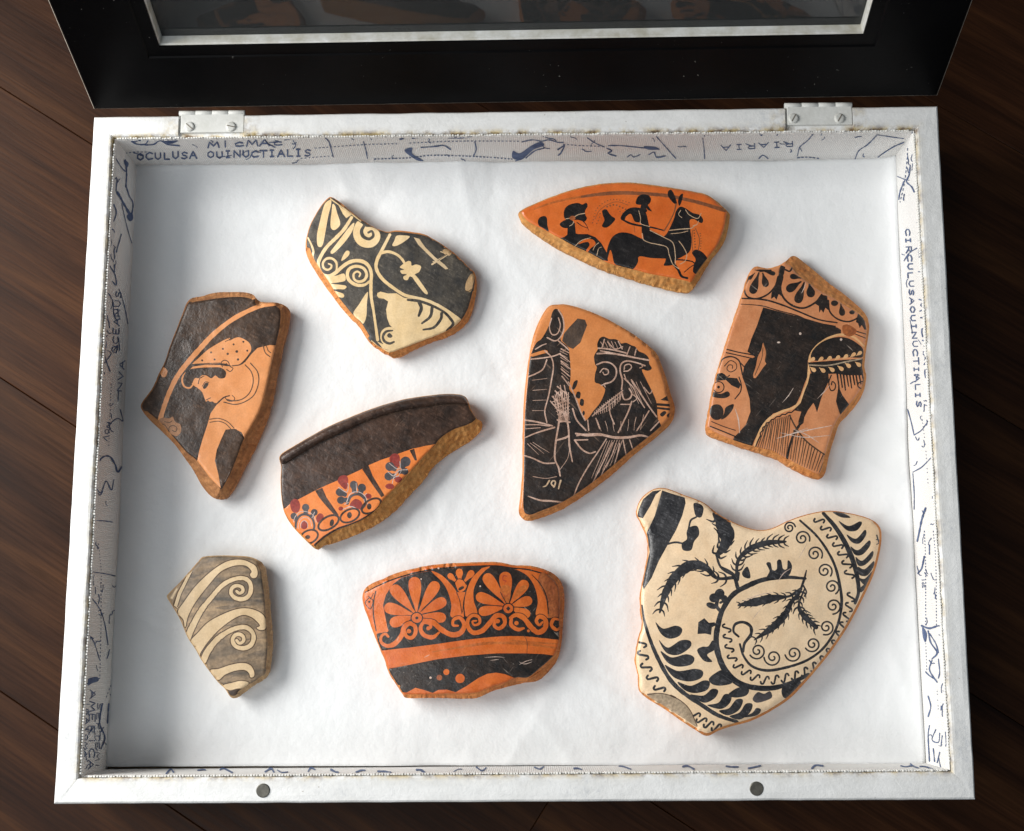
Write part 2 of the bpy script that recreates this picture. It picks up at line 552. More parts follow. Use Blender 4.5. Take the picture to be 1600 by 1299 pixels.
rings = []
for k in range(4):
    ts = sorted(set(list(np.linspace(0, 1, 181)[:-1])))
    items = [(t, False) for t in ts]
    if k == 0:                                   # back rail: notches let in for the hinge leaves
        x0, x1 = OUT[0][0], OUT[1][0]
        items2 = []
        for (a, b) in HINGE:
            ta, tb = (a - x0) / (x1 - x0), (b - x0) / (x1 - x0)
            items2 += [(ta - 1e-6, False), (ta + 1e-6, True), (tb - 1e-6, True), (tb + 1e-6, False)]
        for (t, _) in items:
            x = x0 + (x1 - x0) * t
            items2.append((t, any(a < x < b for a, b in HINGE)))
        items = sorted(items2)
    for (t, nt) in items:
        rings.append(rim_ring(k, t, nt))
np_ = len(PROF)
V = [p for r in rings for p in r]
F = []
nr = len(rings)
for a in range(nr):
    b = (a + 1) % nr
    for j in range(np_ - 1):
        F.append([a * np_ + j, a * np_ + j + 1, b * np_ + j + 1, b * np_ + j])
rim = mesh('box_frame', V, F, M['white_paint'])
ca = rim.data.color_attributes.new('stain', 'FLOAT_COLOR', 'POINT')
for a, r in enumerate(rings):
    for j in range(np_):
        x, y, z = r[j]
        s = STAIN[j]
        # the glue stain is heavier along the hinge rail and the two sides than at the front
        s *= 1.0 if y > .14 else (.62 if x > .18 else .75)
        if any(abs(x - e) < .006 for h in HINGE for e in h) and y > .14:
            s = min(1, s + .35)
        ca.data[a * np_ + j].color = (s, s, s, 1)
cpart(rim)
rim['label'] = 'worn white painted frame with yellowed inner edges'
mb = MB(); mb.box(INN[3][0] - .004, INN[1][0] + .004, INN[2][1] - .004, INN[0][1] + .004, -.0456, -.0418)
cpart(mb.build('bottom_panel', M['backing']))

# ---- lining strips: ribbed fabric with map print, one per wall
LT = .0007


def lining(k, mat_key):
    a = INN[k]; b = INN[(k + 1) % 4]
    side = (b - a) / np.linalg.norm(b - a)
    inn = -np.array([-side[1], side[0]])          # towards the inside of the box
    if inn @ (-(a + b) / 2) < 0:
        inn = -inn
    n = 120
    L = np.linalg.norm(b - a)
    V = []; F = []
    rows = [(-.0407, .0002, .0004), (-.0404, .0003, LT), (-.030, .0003, LT), (-.020, .0003, LT), (-.010, .0003, LT), (-.0026, .0003, LT), (-.0018, .0004, LT * .8), (-.0016, .0005, .0005)]
    for i in range(n + 1):
        t = (.0006 + (L - .0012) * i / n)
        p = a + side * t
        w = .00008 * float(vnoise(t * 90 + k * 9, 3.3))
        for (z, _, d) in rows:
            q = p + inn * (d + w * (1 if z > -.039 else 0))
            V.append((q[0], q[1], z + (.0003 * float(vnoise(t * 120, k * 5.5)) if z > -.003 else 0)))
    m = len(rows)
    for i in range(n):
        for j in range(m - 1):
            F.append([i * m + j, (i + 1) * m + j, (i + 1) * m + j + 1, i * m + j + 1])
    o = cpart(mesh('lining_strip', V, F, M[mat_key], smooth=True))
    # selvedge: a row of small thread loops along the top edge
    mb = MB()
    step = .00125
    cnt = int((L - .004) / step)
    for i in range(cnt):
        t = .002 + i * step
        c = a + side * t + inn * (LT * .72)
        z = -.0022 + .0003 * float(vnoise(t * 120, k * 5.5))
        hw, dp, hh = step * random.uniform(.42, .60), random.uniform(.0004, .0007), random.uniform(.0005, .0013)
        p0 = c - side * hw - inn * dp; p1 = c + side * hw - inn * dp; p2 = c + side * hw + inn * dp * .9; p3 = c - side * hw + inn * dp * .9
        zt = z + hh
        q = [c + (pp - c) * .55 for pp in (p0, p1, p2, p3)]
        mb.hexa([(*p0, z - .0006), (*p1, z - .0006), (*p2, z - .0008), (*p3, z - .0008)], [(*pp, zt) for pp in q])
    s = mb.build('selvedge', M['thread'], o)
    s['kind'] = 'stuff'
    return o, a, side, inn


LIN = {}
for k, key, nm in ((0, 'fabric_x', 'back'), (1, 'fabric_y', 'right'), (2, 'fabric_x', 'front'), (3, 'fabric_y', 'left')):
    LIN[nm] = lining(k, key)

# ---- hinges
def hinge(idx, ps):
    x0, x1 = HINGE[idx]
    yb = OUT[0][1] + (OUT[1][1] - OUT[0][1]) * ((x0 + x1) / 2 - OUT[0][0]) / (OUT[1][0] - OUT[0][0])
    root = None
    mb = MB(); mb.box(x0 + .0011, x1 - .0003, yb - .0086, yb + .0005, -.0022, -.0003)
    leaf = cpart(bevel(mb.build('hinge_leaf', M['hinge_paint']), .0003))
    n = 4
    w = (x1 - x0) / n
    for j in range(n):
        mb = MB()
        mb.lathe((x0 + j * w + .00008, yb + .0012, -.0012), (1, 0, 0), [(0, .0012), (.00008, .0013), (w - .00024, .0013), (w - .00016, .0012)], 20)
        mb.build('hinge_knuckle', M['hinge_paint'], leaf, True)
    for (px, py) in ps:
        c = at_z([(px, py)], 0)[0]
        r = .0024
        mb = MB(); mb.lathe((c[0], c[1], -.0006), (0, 0, 1), [(0, r), (.0006, r), (.0010, r * .86), (.0011, r * .6)], 24)
        sc = mb.build('screw', M['screw_paint'], leaf, True)
        a = 1.05 if idx else 2.4 + .5 * (px > 320)
        d = np.array([math.cos(a), math.sin(a)]) * r * .82; e = np.array([-math.sin(a), math.cos(a)]) * .00022
        mb = MB()
        cc = c[:2]
        mb.hexa([(*(cc - d - e), .0002), (*(cc + d - e), .0002), (*(cc + d + e), .0002), (*(cc - d + e), .0002)],
                [(*(cc - d - e), .00062), (*(cc + d - e), .00062), (*(cc + d + e), .00062), (*(cc - d + e), .00062)])
        sl = mb.build('screw_slot', M['slot_dark'], leaf)


hinge(0, [(296, 198), (361, 198)])
hinge(1, [(1240, 185), (1312, 185)])

# ---- magnets let into the front rail
for (px, py) in ((411, 1235.5), (1182, 1232.5)):
    c = at_z([(px, py)], 0)[0]
    mb = MB(); mb.lathe((c[0], c[1], -.004), (0, 0, 1), [(0, .0030), (.0042, .0030), (.0044, .0027)], 32)
    cpart(mb.build('magnet', M['magnet'], smooth=False))

# ---- lid: black frame leaning back on the hinges, with a glass pane
A = at_z([(147, 171.5)], .002)[0]; B = at_z([(1464, 150.5)], .002)[0]
ux = (B - A) / np.linalg.norm(B - A)
LW = np.linalg.norm(B - A)
LEAN = math.radians(19)
uu = np.array([0, math.sin(LEAN), math.cos(LEAN)]); uu = uu - ux * (uu @ ux); uu /= np.linalg.norm(uu)
un = np.cross(ux, uu)              # un points towards the camera side
LH = .316
RL, RR, RB = .0405, LW - .0425, .0398
TH = .0104


def LP(u, v, w):
    return tuple(A + ux * u + uu * v + un * w)


def lid_rail(u0, u1, v0, v1, d0, d1, mbx):
    mbx.hexa([LP(u0, v0, d0), LP(u1, v0, d0), LP(u1, v1, d0), LP(u0, v1, d0)], [LP(u0, v0, d1), LP(u1, v0, d1), LP(u1, v1, d1), LP(u0, v1, d1)])


# frame as one ring with a shallow step around the opening
def ring_mesh(name, loops, material, closed=False):
    V = []; F = []
    for (a, b, c, d, w) in loops:     # u0,u1,v0,v1,depth
        V += [LP(a, c, w), LP(b, c, w), LP(b, d, w), LP(a, d, w)]
    for i in range(len(loops) - 1):
        for j in range(4):
            F.append([i * 4 + j, i * 4 + (j + 1) % 4, (i + 1) * 4 + (j + 1) % 4, (i + 1) * 4 + j])
    return mesh(name, V, F, material)


e = .0008
st = .0065
lid = cpart(ring_mesh('lid', [
    (0, LW, 0, LH, -TH), (0, LW, 0, LH, -e), (e, LW - e, e, LH - e, 0),
    (RL - st, RR + st, RB - st, LH - RB + st, 0), (RL - st + .0006, RR + st - .0006, RB - st + .0006, LH - RB + st - .0006, -.0007),
    (RL, RR, RB, LH - RB, -.0007), (RL, RR, RB, LH - RB, -.0016)], M['lid_black']))
lid['label'] = 'black lid frame leaning back on two hinges'
cpart(ring_mesh('opening_edge', [(RL, RR, RB, LH - RB, -.0016), (RL + .0006, RR - .0006, RB + .0006, LH - RB - .0006, -.0022),
                                 (RL + .0006, RR - .0006, RB + .0006, LH - RB - .0006, -.0086)], M['lid_inner']), lid)
cpart(ring_mesh('lid_back', [(RL + .0006, RR - .0006, RB + .0006, LH - RB - .0006, -.0087), (RL + .0006, RR - .0006, RB + .0006, LH - RB - .0006, -TH + .0004), (RL, RR, RB, LH - RB, -TH),
                             (0, LW, 0, LH, -TH)], M['lid_black']), lid)
cpart(ring_mesh('worn_corner_edge', [(-.00025, LW + .00025, -.00025, LH + .00025, -.0012), (-.00025, LW + .00025, -.00025, LH + .00025, -e + .0001), (.0001, LW - .0001, .0001, LH - .0001, -e + .00035)], M['worn_edge']), lid)
mb = MB(); lid_rail(RL + .0008, RR - .0008, RB + .0008, LH - RB - .0008, -.0086, -.0064, mb)
cpart(mb.build('glass_pane', M['glass']), lid)

# ------------------------------------------------------------------ drawing tools (pixel space of a traced crop)
def pts(s):
    if isinstance(s, str):
        return np.array([[float(a) for a in w.split(',')] for w in s.split()])
    return np.asarray(s, float)


def catmull(p, closed, step=7.0):
    p = pts(p)
    n = len(p)
    out = []
    rng = range(n) if closed else range(n - 1)
    for i in rng:
        if closed:
            a, b, c, d = p[(i - 1) % n], p[i], p[(i + 1) % n], p[(i + 2) % n]
        else:
            a = p[i - 1] if i > 0 else 2 * p[0] - p[1]
            b, c = p[i], p[i + 1]
            d = p[i + 2] if i + 2 < n else 2 * p[-1] - p[-2]
        m = max(2, int(np.linalg.norm(c - b) / step))
        for k in range(m):
            t = k / m
            out.append(.5 * ((2 * b) + (c - a) * t + (2 * a - 5 * b + 4 * c - d) * t * t + (3 * b - a - 3 * c + d) * t ** 3))
    if not closed:
        out.append(p[-1])
    return np.array(out)


def P(s):                      # straight-edged polygon
    return [pts(s)]


def C(s):                      # smooth closed shape
    return [catmull(s, True)]


def ribbon(c, w):
    """one outline polygon around a centre line; w: width at each point"""
    t = np.gradient(c, axis=0)
    t /= np.maximum(1e-9, np.linalg.norm(t, axis=1))[:, None]
    n = np.stack([-t[:, 1], t[:, 0]], 1) * (w / 2)[:, None]
    cap = lambda q, d, r: [q + r * (np.array([d[0] * math.cos(a) - d[1] * math.sin(a), d[0] * math.sin(a) + d[1] * math.cos(a)])) for a in (-.9, -.3, .3, .9)]
    e1 = cap(c[-1], t[-1], w[-1] / 2)
    e0 = cap(c[0], -t[0], w[0] / 2)
    return np.vstack([c - n, e1, (c + n)[::-1], e0])


def L(w, s, jit=.10):          # smooth stroke; w number or list of widths along the stroke
    c = catmull(s, False)
    d = np.r_[0, np.cumsum(np.linalg.norm(np.diff(c, axis=0), axis=1))]
    d = d / max(d[-1], 1e-9)
    if isinstance(w, (int, float)):
        ww = np.full(len(c), float(w))
    else:
        ww = np.interp(d, np.linspace(0, 1, len(w)), w)
    ww = ww * (1 + jit * vnoise(np.arange(len(c)) * .45 + c[0, 0], c[0, 1] * .37))
    return [ribbon(c, ww)]


def D(x, y, rx, ry=None, rot=0):
    ry = ry or rx
    a = np.linspace(0, 2 * math.pi, max(10, int(rx * 1.1)), endpoint=False)[:60]
    wob = 1 + .05 * vnoise(a * 1.3 + x, y * .1 + a * 0)
    ex, ey = rx * np.cos(a) * wob, ry * np.sin(a) * wob
    r = math.radians(rot)
    return [np.stack([x + ex * math.cos(r) - ey * math.sin(r), y + ex * math.sin(r) + ey * math.cos(r)], 1)]


def ring(x, y, rx, ry, rot, w):
    a = np.linspace(0, 2 * math.pi, 40)
    r = math.radians(rot)
    ex, ey = rx * np.cos(a), ry * np.sin(a)
    c = np.stack([x + ex * math.cos(r) - ey * math.sin(r), y + ex * math.sin(r) + ey * math.cos(r)], 1)
    return [ribbon(c, np.full(len(c), float(w)))]


def drop(x0, y0, x1, y1, r, b=.16):
    """petal: narrow at (x0,y0), round at (x1,y1)"""
    p0 = np.array([x0, y0], float); p1 = np.array([x1, y1], float)
    d = p1 - p0; Ln = np.linalg.norm(d); d /= Ln; n = np.array([-d[1], d[0]])
    prof = [(0, b), (.25, b + .14), (.5, .62), (.75, .92), (.92, 1.0), (1.0, .97)]
    left = [p0 + d * Ln * t + n * r * w for t, w in prof]
    right = [p0 + d * Ln * t - n * r * w for t, w in prof]
    tip = [p1 + (n * math.cos(a) + d * math.sin(a)) * r * .97 for a in (.5, 1.0, 1.57, 2.14, 2.64)]
    return [catmull(np.array(left + tip + right[::-1]), True)]


def SP(cx, cy, r0, r1, a0, turns, w):
    """spiral stroke from radius r0 at angle a0 (degrees) inwards/outwards to r1"""
    n = max(12, int(abs(turns) * 26))
    t = np.linspace(0, 1, n)
    a = math.radians(a0) + t * turns * 2 * math.pi
    r = r0 + (r1 - r0) * t
    c = np.stack([cx + r * np.cos(a), cy + r * np.sin(a)], 1)
    return [ribbon(c, np.full(n, float(w)))]


def along(path, ts):
    c = catmull(path, False, 4)
    d = np.r_[0, np.cumsum(np.linalg.norm(np.diff(c, axis=0), axis=1))]
    d /= d[-1]
    g = np.gradient(c, axis=0)
    p = np.stack([np.interp(ts, d, c[:, 0]), np.interp(ts, d, c[:, 1])], 1)
    q = np.stack([np.interp(ts, d, g[:, 0]), np.interp(ts, d, g[:, 1])], 1)
    q /= np.linalg.norm(q, axis=1)[:, None]
    return p, q


def fern(path, w, barb, n, sides=(1, -1), bw=8, lean=.75):
    sh = L(w, path)
    rr = random.Random(int(barb * 7 + n))
    ts = np.linspace(.06, .97, n)
    p, q = along(path, ts)
    for i in range(n):
        for s in sides:
            nn = np.array([-q[i][1], q[i][0]]) * s
            b = barb * rr.uniform(.75, 1.2) * (1 - .35 * abs(ts[i] - .45))
            e = p[i] + nn * b * .75 + q[i] * b * lean
            m = p[i] + nn * b * .45 + q[i] * b * .2
            sh += L([bw, bw * .9, bw * .35], [p[i], m, e])
    return sh


def srun(path, n, size, w, flip=1):
    sh = []
    p, q = along(path, (np.arange(n) + .5) / n)
    base = np.array([(-.40, .22), (-.32, .44), (-.14, .42), (-.04, .12), (.04, -.12), (.14, -.42), (.32, -.44), (.40, -.22)])
    for i in range(n):
        nn = np.array([-q[i][1], q[i][0]]) * flip
        sh += L(w, [p[i] + q[i] * b[0] * size * .95 + nn * b[1] * size * .8 for b in base])
    return sh


def hatch(a, b, n, w):
    t = np.linspace(0.01, .99, n)
    pa, _ = along(a, t); pb, _ = along(b, t)
    sh = []
    for i in range(n):
        m = (pa[i] + pb[i]) / 2 + np.array([2.5 * math.sin(i * 2.1), 0])
        sh += L([w, w * .9, w * .6], [pa[i], m, pb[i]])
    return sh


def dots(path, n, r):
    p, _ = along(path, np.linspace(0, 1, n))
    sh = []
    for i in range(n):
        sh += D(p[i][0], p[i][1], r)
    return sh


def scroll(path, w, ow):
    """returns (outline, band) strokes"""
    ws = [w] if isinstance(w, (int, float)) else list(w)
    return L([x + 2 * ow for x in ws] if len(ws) > 1 else ws[0] + 2 * ow, path), L(w, path)


def inside(poly, q):
    """non-zero winding test of points q against one closed outline"""
    wn = np.zeros(len(q), int)
    x, y = q[:, 0], q[:, 1]
    a = poly; b = np.roll(poly, -1, axis=0)
    for (x0, y0), (x1, y1) in zip(a, b):
        if y0 == y1:
            continue
        cr = (x1 - x0) * (y - y0) - (x - x0) * (y1 - y0)
        if y1 > y0:
            wn += ((y0 <= y) & (y < y1) & (cr > 0))
        else:
            wn -= ((y1 <= y) & (y < y0) & (cr < 0))
    return wn != 0


def seg_dist(poly, q):
    a = poly; b = np.roll(poly, -1, axis=0)
    best = np.full(len(q), 1e18)
    for p0, p1 in zip(a, b):
        d = p1 - p0
        l2 = max(1e-12, d @ d)
        t = np.clip(((q - p0) @ d) / l2, 0, 1)
        e = q - (p0 + t[:, None] * d)
        best = np.minimum(best, (e * e).sum(1))
    return np.sqrt(best)


def triangulate(polys, extra):
    vs = []; es = []
    for p in polys:
        b = len(vs)
        vs += [Vector((float(x), float(y))) for x, y in p]
        es += [(b + i, b + (i + 1) % len(p)) for i in range(len(p))]
    vs += [Vector((float(x), float(y))) for x, y in extra]
    r = delaunay_2d_cdt(vs, es, [], 0, 1e-4)
    return np.array([[v.x, v.y] for v in r[0]]), [list(f) for f in r[2] if len(f) == 3]


def pieces(tr):
    """groups of triangle indices that hang together"""
    par = {}

    def find(a):
        while par.setdefault(a, a) != a:
            par[a] = par[par[a]]
            a = par[a]
        return a
    for a, b, c in tr.tolist():
        ra = find(a); par[find(b)] = ra; par[find(c)] = find(ra)
    groups = {}
    for i, t in enumerate(tr.tolist()):
        groups.setdefault(find(t[0]), []).append(i)
    return [np.array(g) for g in groups.values()]


def fine_outline(p, step, amp, seed):
    """resample an outline and roughen it like a broken edge"""
    p = catmull(p, True, step)
    n = len(p)
    t = np.roll(p, -1, 0) - np.roll(p, 1, 0)
    t /= np.maximum(1e-9, np.linalg.norm(t, axis=1))[:, None]
    nn = np.stack([-t[:, 1], t[:, 0]], 1)
    i = np.arange(n)
    fade = np.minimum(1, np.minimum(i, n - i) / 12.)
    rk = random.Random(seed * 71 + n)
    kn = [0]
    while kn[-1] < n:
        kn.append(kn[-1] + rk.choice((2, 3, 4, 6, 9)))
    chips = np.interp(i, kn, [rk.uniform(-1, 1) for _ in kn])        # straight little fracture facets
    return p + nn * (amp * fade * (.5 * fbm(i * .35 + seed * 11.7, seed * 3.3 + i * 0, 3) + .8 * chips))[:, None]


# ------------------------------------------------------------------ sherd builder
PXM = 1 / 3290.0                # metres per photo pixel at the level of the paper


def sherd(name, label, org, sc, outer, top, layers, base, clay, h=.0085, bend=(0, .003), edge=(.0015, .0007),
          slope=1.1, bumps=None, rough=(1.2, .5), lift=None, seed=1, zadd=None, group=None, clay_extra=None):
    """outer: silhouette; top: painted face; both traced in crop pixels.  layers: (part name, material, shapes) in painting order"""
    org = np.array(org, float)
    O = fine_outline(outer, 9, rough[0] * sc / 3.3, seed)
    T = fine_outline(top, 8, rough[1] * sc / 3.3, seed + 5)
    # thin margins: the painted face runs out to the edge, most on the sides turned up and left
    for i in range(len(T)):
        dd = O - T[i]
        dn = np.sqrt((dd * dd).sum(1)); m = int(dn.argmin())
        if dn[m] / sc < 6:
            T[i] += dd[m] * (.6 if (dd[m][0] + dd[m][1]) < 0 else .2)
    # keep the face inside the silhouette
    for _ in range(3):
        bad = ~inside(O, T) | (seg_dist(O, T) < 1.2)
        if not bad.any():
            break
        cen = T.mean(0)
        dlt = cen - T[bad]
        T[bad] += dlt / np.linalg.norm(dlt, axis=1)[:, None] * 3.0
    cen = O.mean(0)
    ext = O.max(0) - O.min(0)
    g = 5.0 * sc
    xs = np.arange(O[:, 0].min() + g / 2, O[:, 0].max(), g); ys = np.arange(O[:, 1].min() + g / 2, O[:, 1].max(), g)
    X, Y = np.meshgrid(xs, ys)
    X = X + (np.arange(len(ys)) % 2)[:, None] * g / 2
    grid = np.stack([X.ravel(), Y.ravel()], 1)
    grid = grid[inside(O, grid)]
    grid = grid[seg_dist(O, grid) > g * .45]
    # extra rows that carry the rounded edge
    polys = [O, T]
    inner_rows = []
    for dd in (.35, .8, 1.5):
        t = np.roll(T, -1, 0) - np.roll(T, 1, 0)
        t /= np.maximum(1e-9, np.linalg.norm(t, axis=1))[:, None]
        nn = np.stack([-t[:, 1], t[:, 0]], 1)
        cand = T + nn * dd * edge[0] / PXM * sc / 1.5
        if not inside(T, cand).mean() > .5:
            cand = T - nn * dd * edge[0] / PXM * sc / 1.5
        cand = cand[inside(T, cand)]
        inner_rows.append(cand[seg_dist(T, cand) > dd * edge[0] / PXM * sc / 1.5 * .8])
    shapes_all = []
    for (nm, mt, shs) in layers:
        shapes_all += shs
    polys += shapes_all
    if zadd:
        polys += [zadd[0]]
    ex = np.vstack([grid] + inner_rows)
    Vp, tris = triangulate(polys, ex)
    tris = np.array(tris)
    cenp = Vp[tris].mean(1)
    inO = inside(O, cenp)
    tris = tris[inO]; cenp = cenp[inO]
    inT = inside(T, cenp)
    owner = np.full(len(tris), -1)                # -1 clay, 0 base face, k+1 layers
    owner[inT] = 0
    for k, (nm, mt, shs) in enumerate(layers):
        for s in shs:
            lo, hi = s.min(0), s.max(0)
            sel = inT & (cenp[:, 0] >= lo[0]) & (cenp[:, 0] <= hi[0]) & (cenp[:, 1] >= lo[1]) & (cenp[:, 1] <= hi[1])
            idx = np.nonzero(sel)[0]
            if len(idx):
                owner[idx[inside(s, cenp[idx])]] = k + 1

    # heights in metres
    def height(q):
        dT = seg_dist(T, q) / sc * PXM
        isT = inside(T, q)
        ang, amt = bend
        a = math.radians(ang)
        s = ((q - cen) @ np.array([math.cos(a), math.sin(a)])) / (ext.max() / 2)
        s2 = ((q - cen) @ np.array([-math.sin(a), math.cos(a)])) / (ext.max() / 2)
        z = h - amt * s * s - amt * .25 * s2 * s2
        if lift is not None:
            la = math.radians(lift[0])
            z = z + lift[1] * ((q - cen) @ np.array([math.cos(la), math.sin(la)])) / (ext.max() / 2)
        r, e_ = edge
        k = np.clip(1 - dT / r, 0, 1)
        z = z - np.where(isT, e_ * (1 - np.sqrt(np.clip(1 - k * k, 0, 1))), e_ + slope * dT)
        z = z + .00018 * fbm(q[:, 0] / sc * .05 + seed * 3, q[:, 1] / sc * .05)
        z = z + np.where(isT, 0, .00045 * fbm(q[:, 0] / sc * .25 + seed, q[:, 1] / sc * .25, 3) * np.clip(dT / .001, 0, 1))
        if zadd:
            ins = inside(zadd[0], q)
            dz = seg_dist(zadd[0], q) / sc * PXM
            z = z + np.where(ins, zadd[1] * np.sqrt(np.clip(1 - (1 - np.clip(dz / zadd[2], 0, 1)) ** 2, 0, 1)), 0)
        if bumps:
            for (bx, by, br, bh) in bumps:
                d2 = ((q - np.array([bx, by])) ** 2).sum(1) / br ** 2
                z = z + bh * np.exp(-d2)
        return np.maximum(z, .0007)

    z = height(Vp)
    px = Vp / sc + org
    W = at_z(px, Z_PAPER + z)
    # vertex normals of the continuous surface
    N = np.zeros_like(W)
    fn = np.cross(W[tris[:, 1]] - W[tris[:, 0]], W[tris[:, 2]] - W[tris[:, 0]])
    flip = fn[:, 2] < 0
    tris[flip] = tris[flip][:, ::-1]
    fn[flip] *= -1
    for k in range(3):
        np.add.at(N, tris[:, k], fn)
    N /= np.maximum(1e-12, np.linalg.norm(N, axis=1))[:, None]
    base_pt = at_z([cen / sc + org], Z_PAPER)[0]
    root = empty(name, tuple(base_pt))
    tag(root, label, 'potsherd', group or 'painted potsherds laid out on white paper')

    def sub(nm, mt, sel, smooth=True):
        f = tris[sel]
        if not len(f):
            return None
        u, inv = np.unique(f, return_inverse=True)
        return mesh(nm, W[u], inv.reshape(-1, 3), M[mt], root, smooth, N[u], base_pt)

    sub('painted_face', base, owner == 0)
    for k, (nm, mt, shs) in enumerate(layers):
        idx = np.nonzero(owner == k + 1)[0]
        small = []
        for comp in pieces(tris[idx]):
            q = Vp[tris[idx[comp]]].reshape(-1, 2) / sc
            if (q.max(0) - q.min(0)).max() >= 9:
                sub(nm, mt, idx[comp])
            else:
                small.append(comp)
        if small:
            o = sub(nm, mt, idx[np.concatenate(small)])
            if len(small) > 1:
                o['kind'] = 'stuff'
    # clay body: broken edge, sides and underside in one mesh
    nO = len(O)
    Ow = at_z(O / sc + org, Z_PAPER + height(O))
    und = []
    ctr = Ow.mean(0)
    mid = Ow.copy(); low = Ow.copy()
    dirc = (ctr - Ow); dirc[:, 2] = 0
    ln = np.linalg.norm(dirc, axis=1)[:, None]
    dirc /= ln
    jit = (.0004 * fbm(np.arange(nO) * .5 + seed, np.arange(nO) * 0 + 4.4, 2))[:, None]
    mid += dirc * (.0002 + jit * .6); mid[:, 2] = Z_PAPER + (Ow[:, 2] - Z_PAPER) * .5
    low += dirc * (.0016 + jit); low[:, 2] = Z_PAPER + .0001
    VV = list(Ow) + list(mid) + list(low)
    FF = []
    ori = np.sum(O[:, 0] * np.roll(O[:, 1], -1) - np.roll(O[:, 0], -1) * O[:, 1])
    for i in range(nO):
        j = (i + 1) % nO
        for a in (0, 1):
            q = [a * nO + i, a * nO + j, (a + 1) * nO + j, (a + 1) * nO + i]
            FF.append(q if ori > 0 else q[::-1])
    FF.append([2 * nO + i for i in range(nO)] if ori < 0 else [2 * nO + i for i in range(nO)][::-1])
    f = tris[owner == -1]
    if len(f):
        u, inv = np.unique(f, return_inverse=True)
        b = len(VV)
        VV += list(W[u])
        FF += (inv.reshape(-1, 3) + b).tolist()
    mesh('clay_body', VV, FF, M[clay], root, False, None, base_pt)
    return root


def J(*lists):
    out = []
    for l in lists:
        out += l
    return out

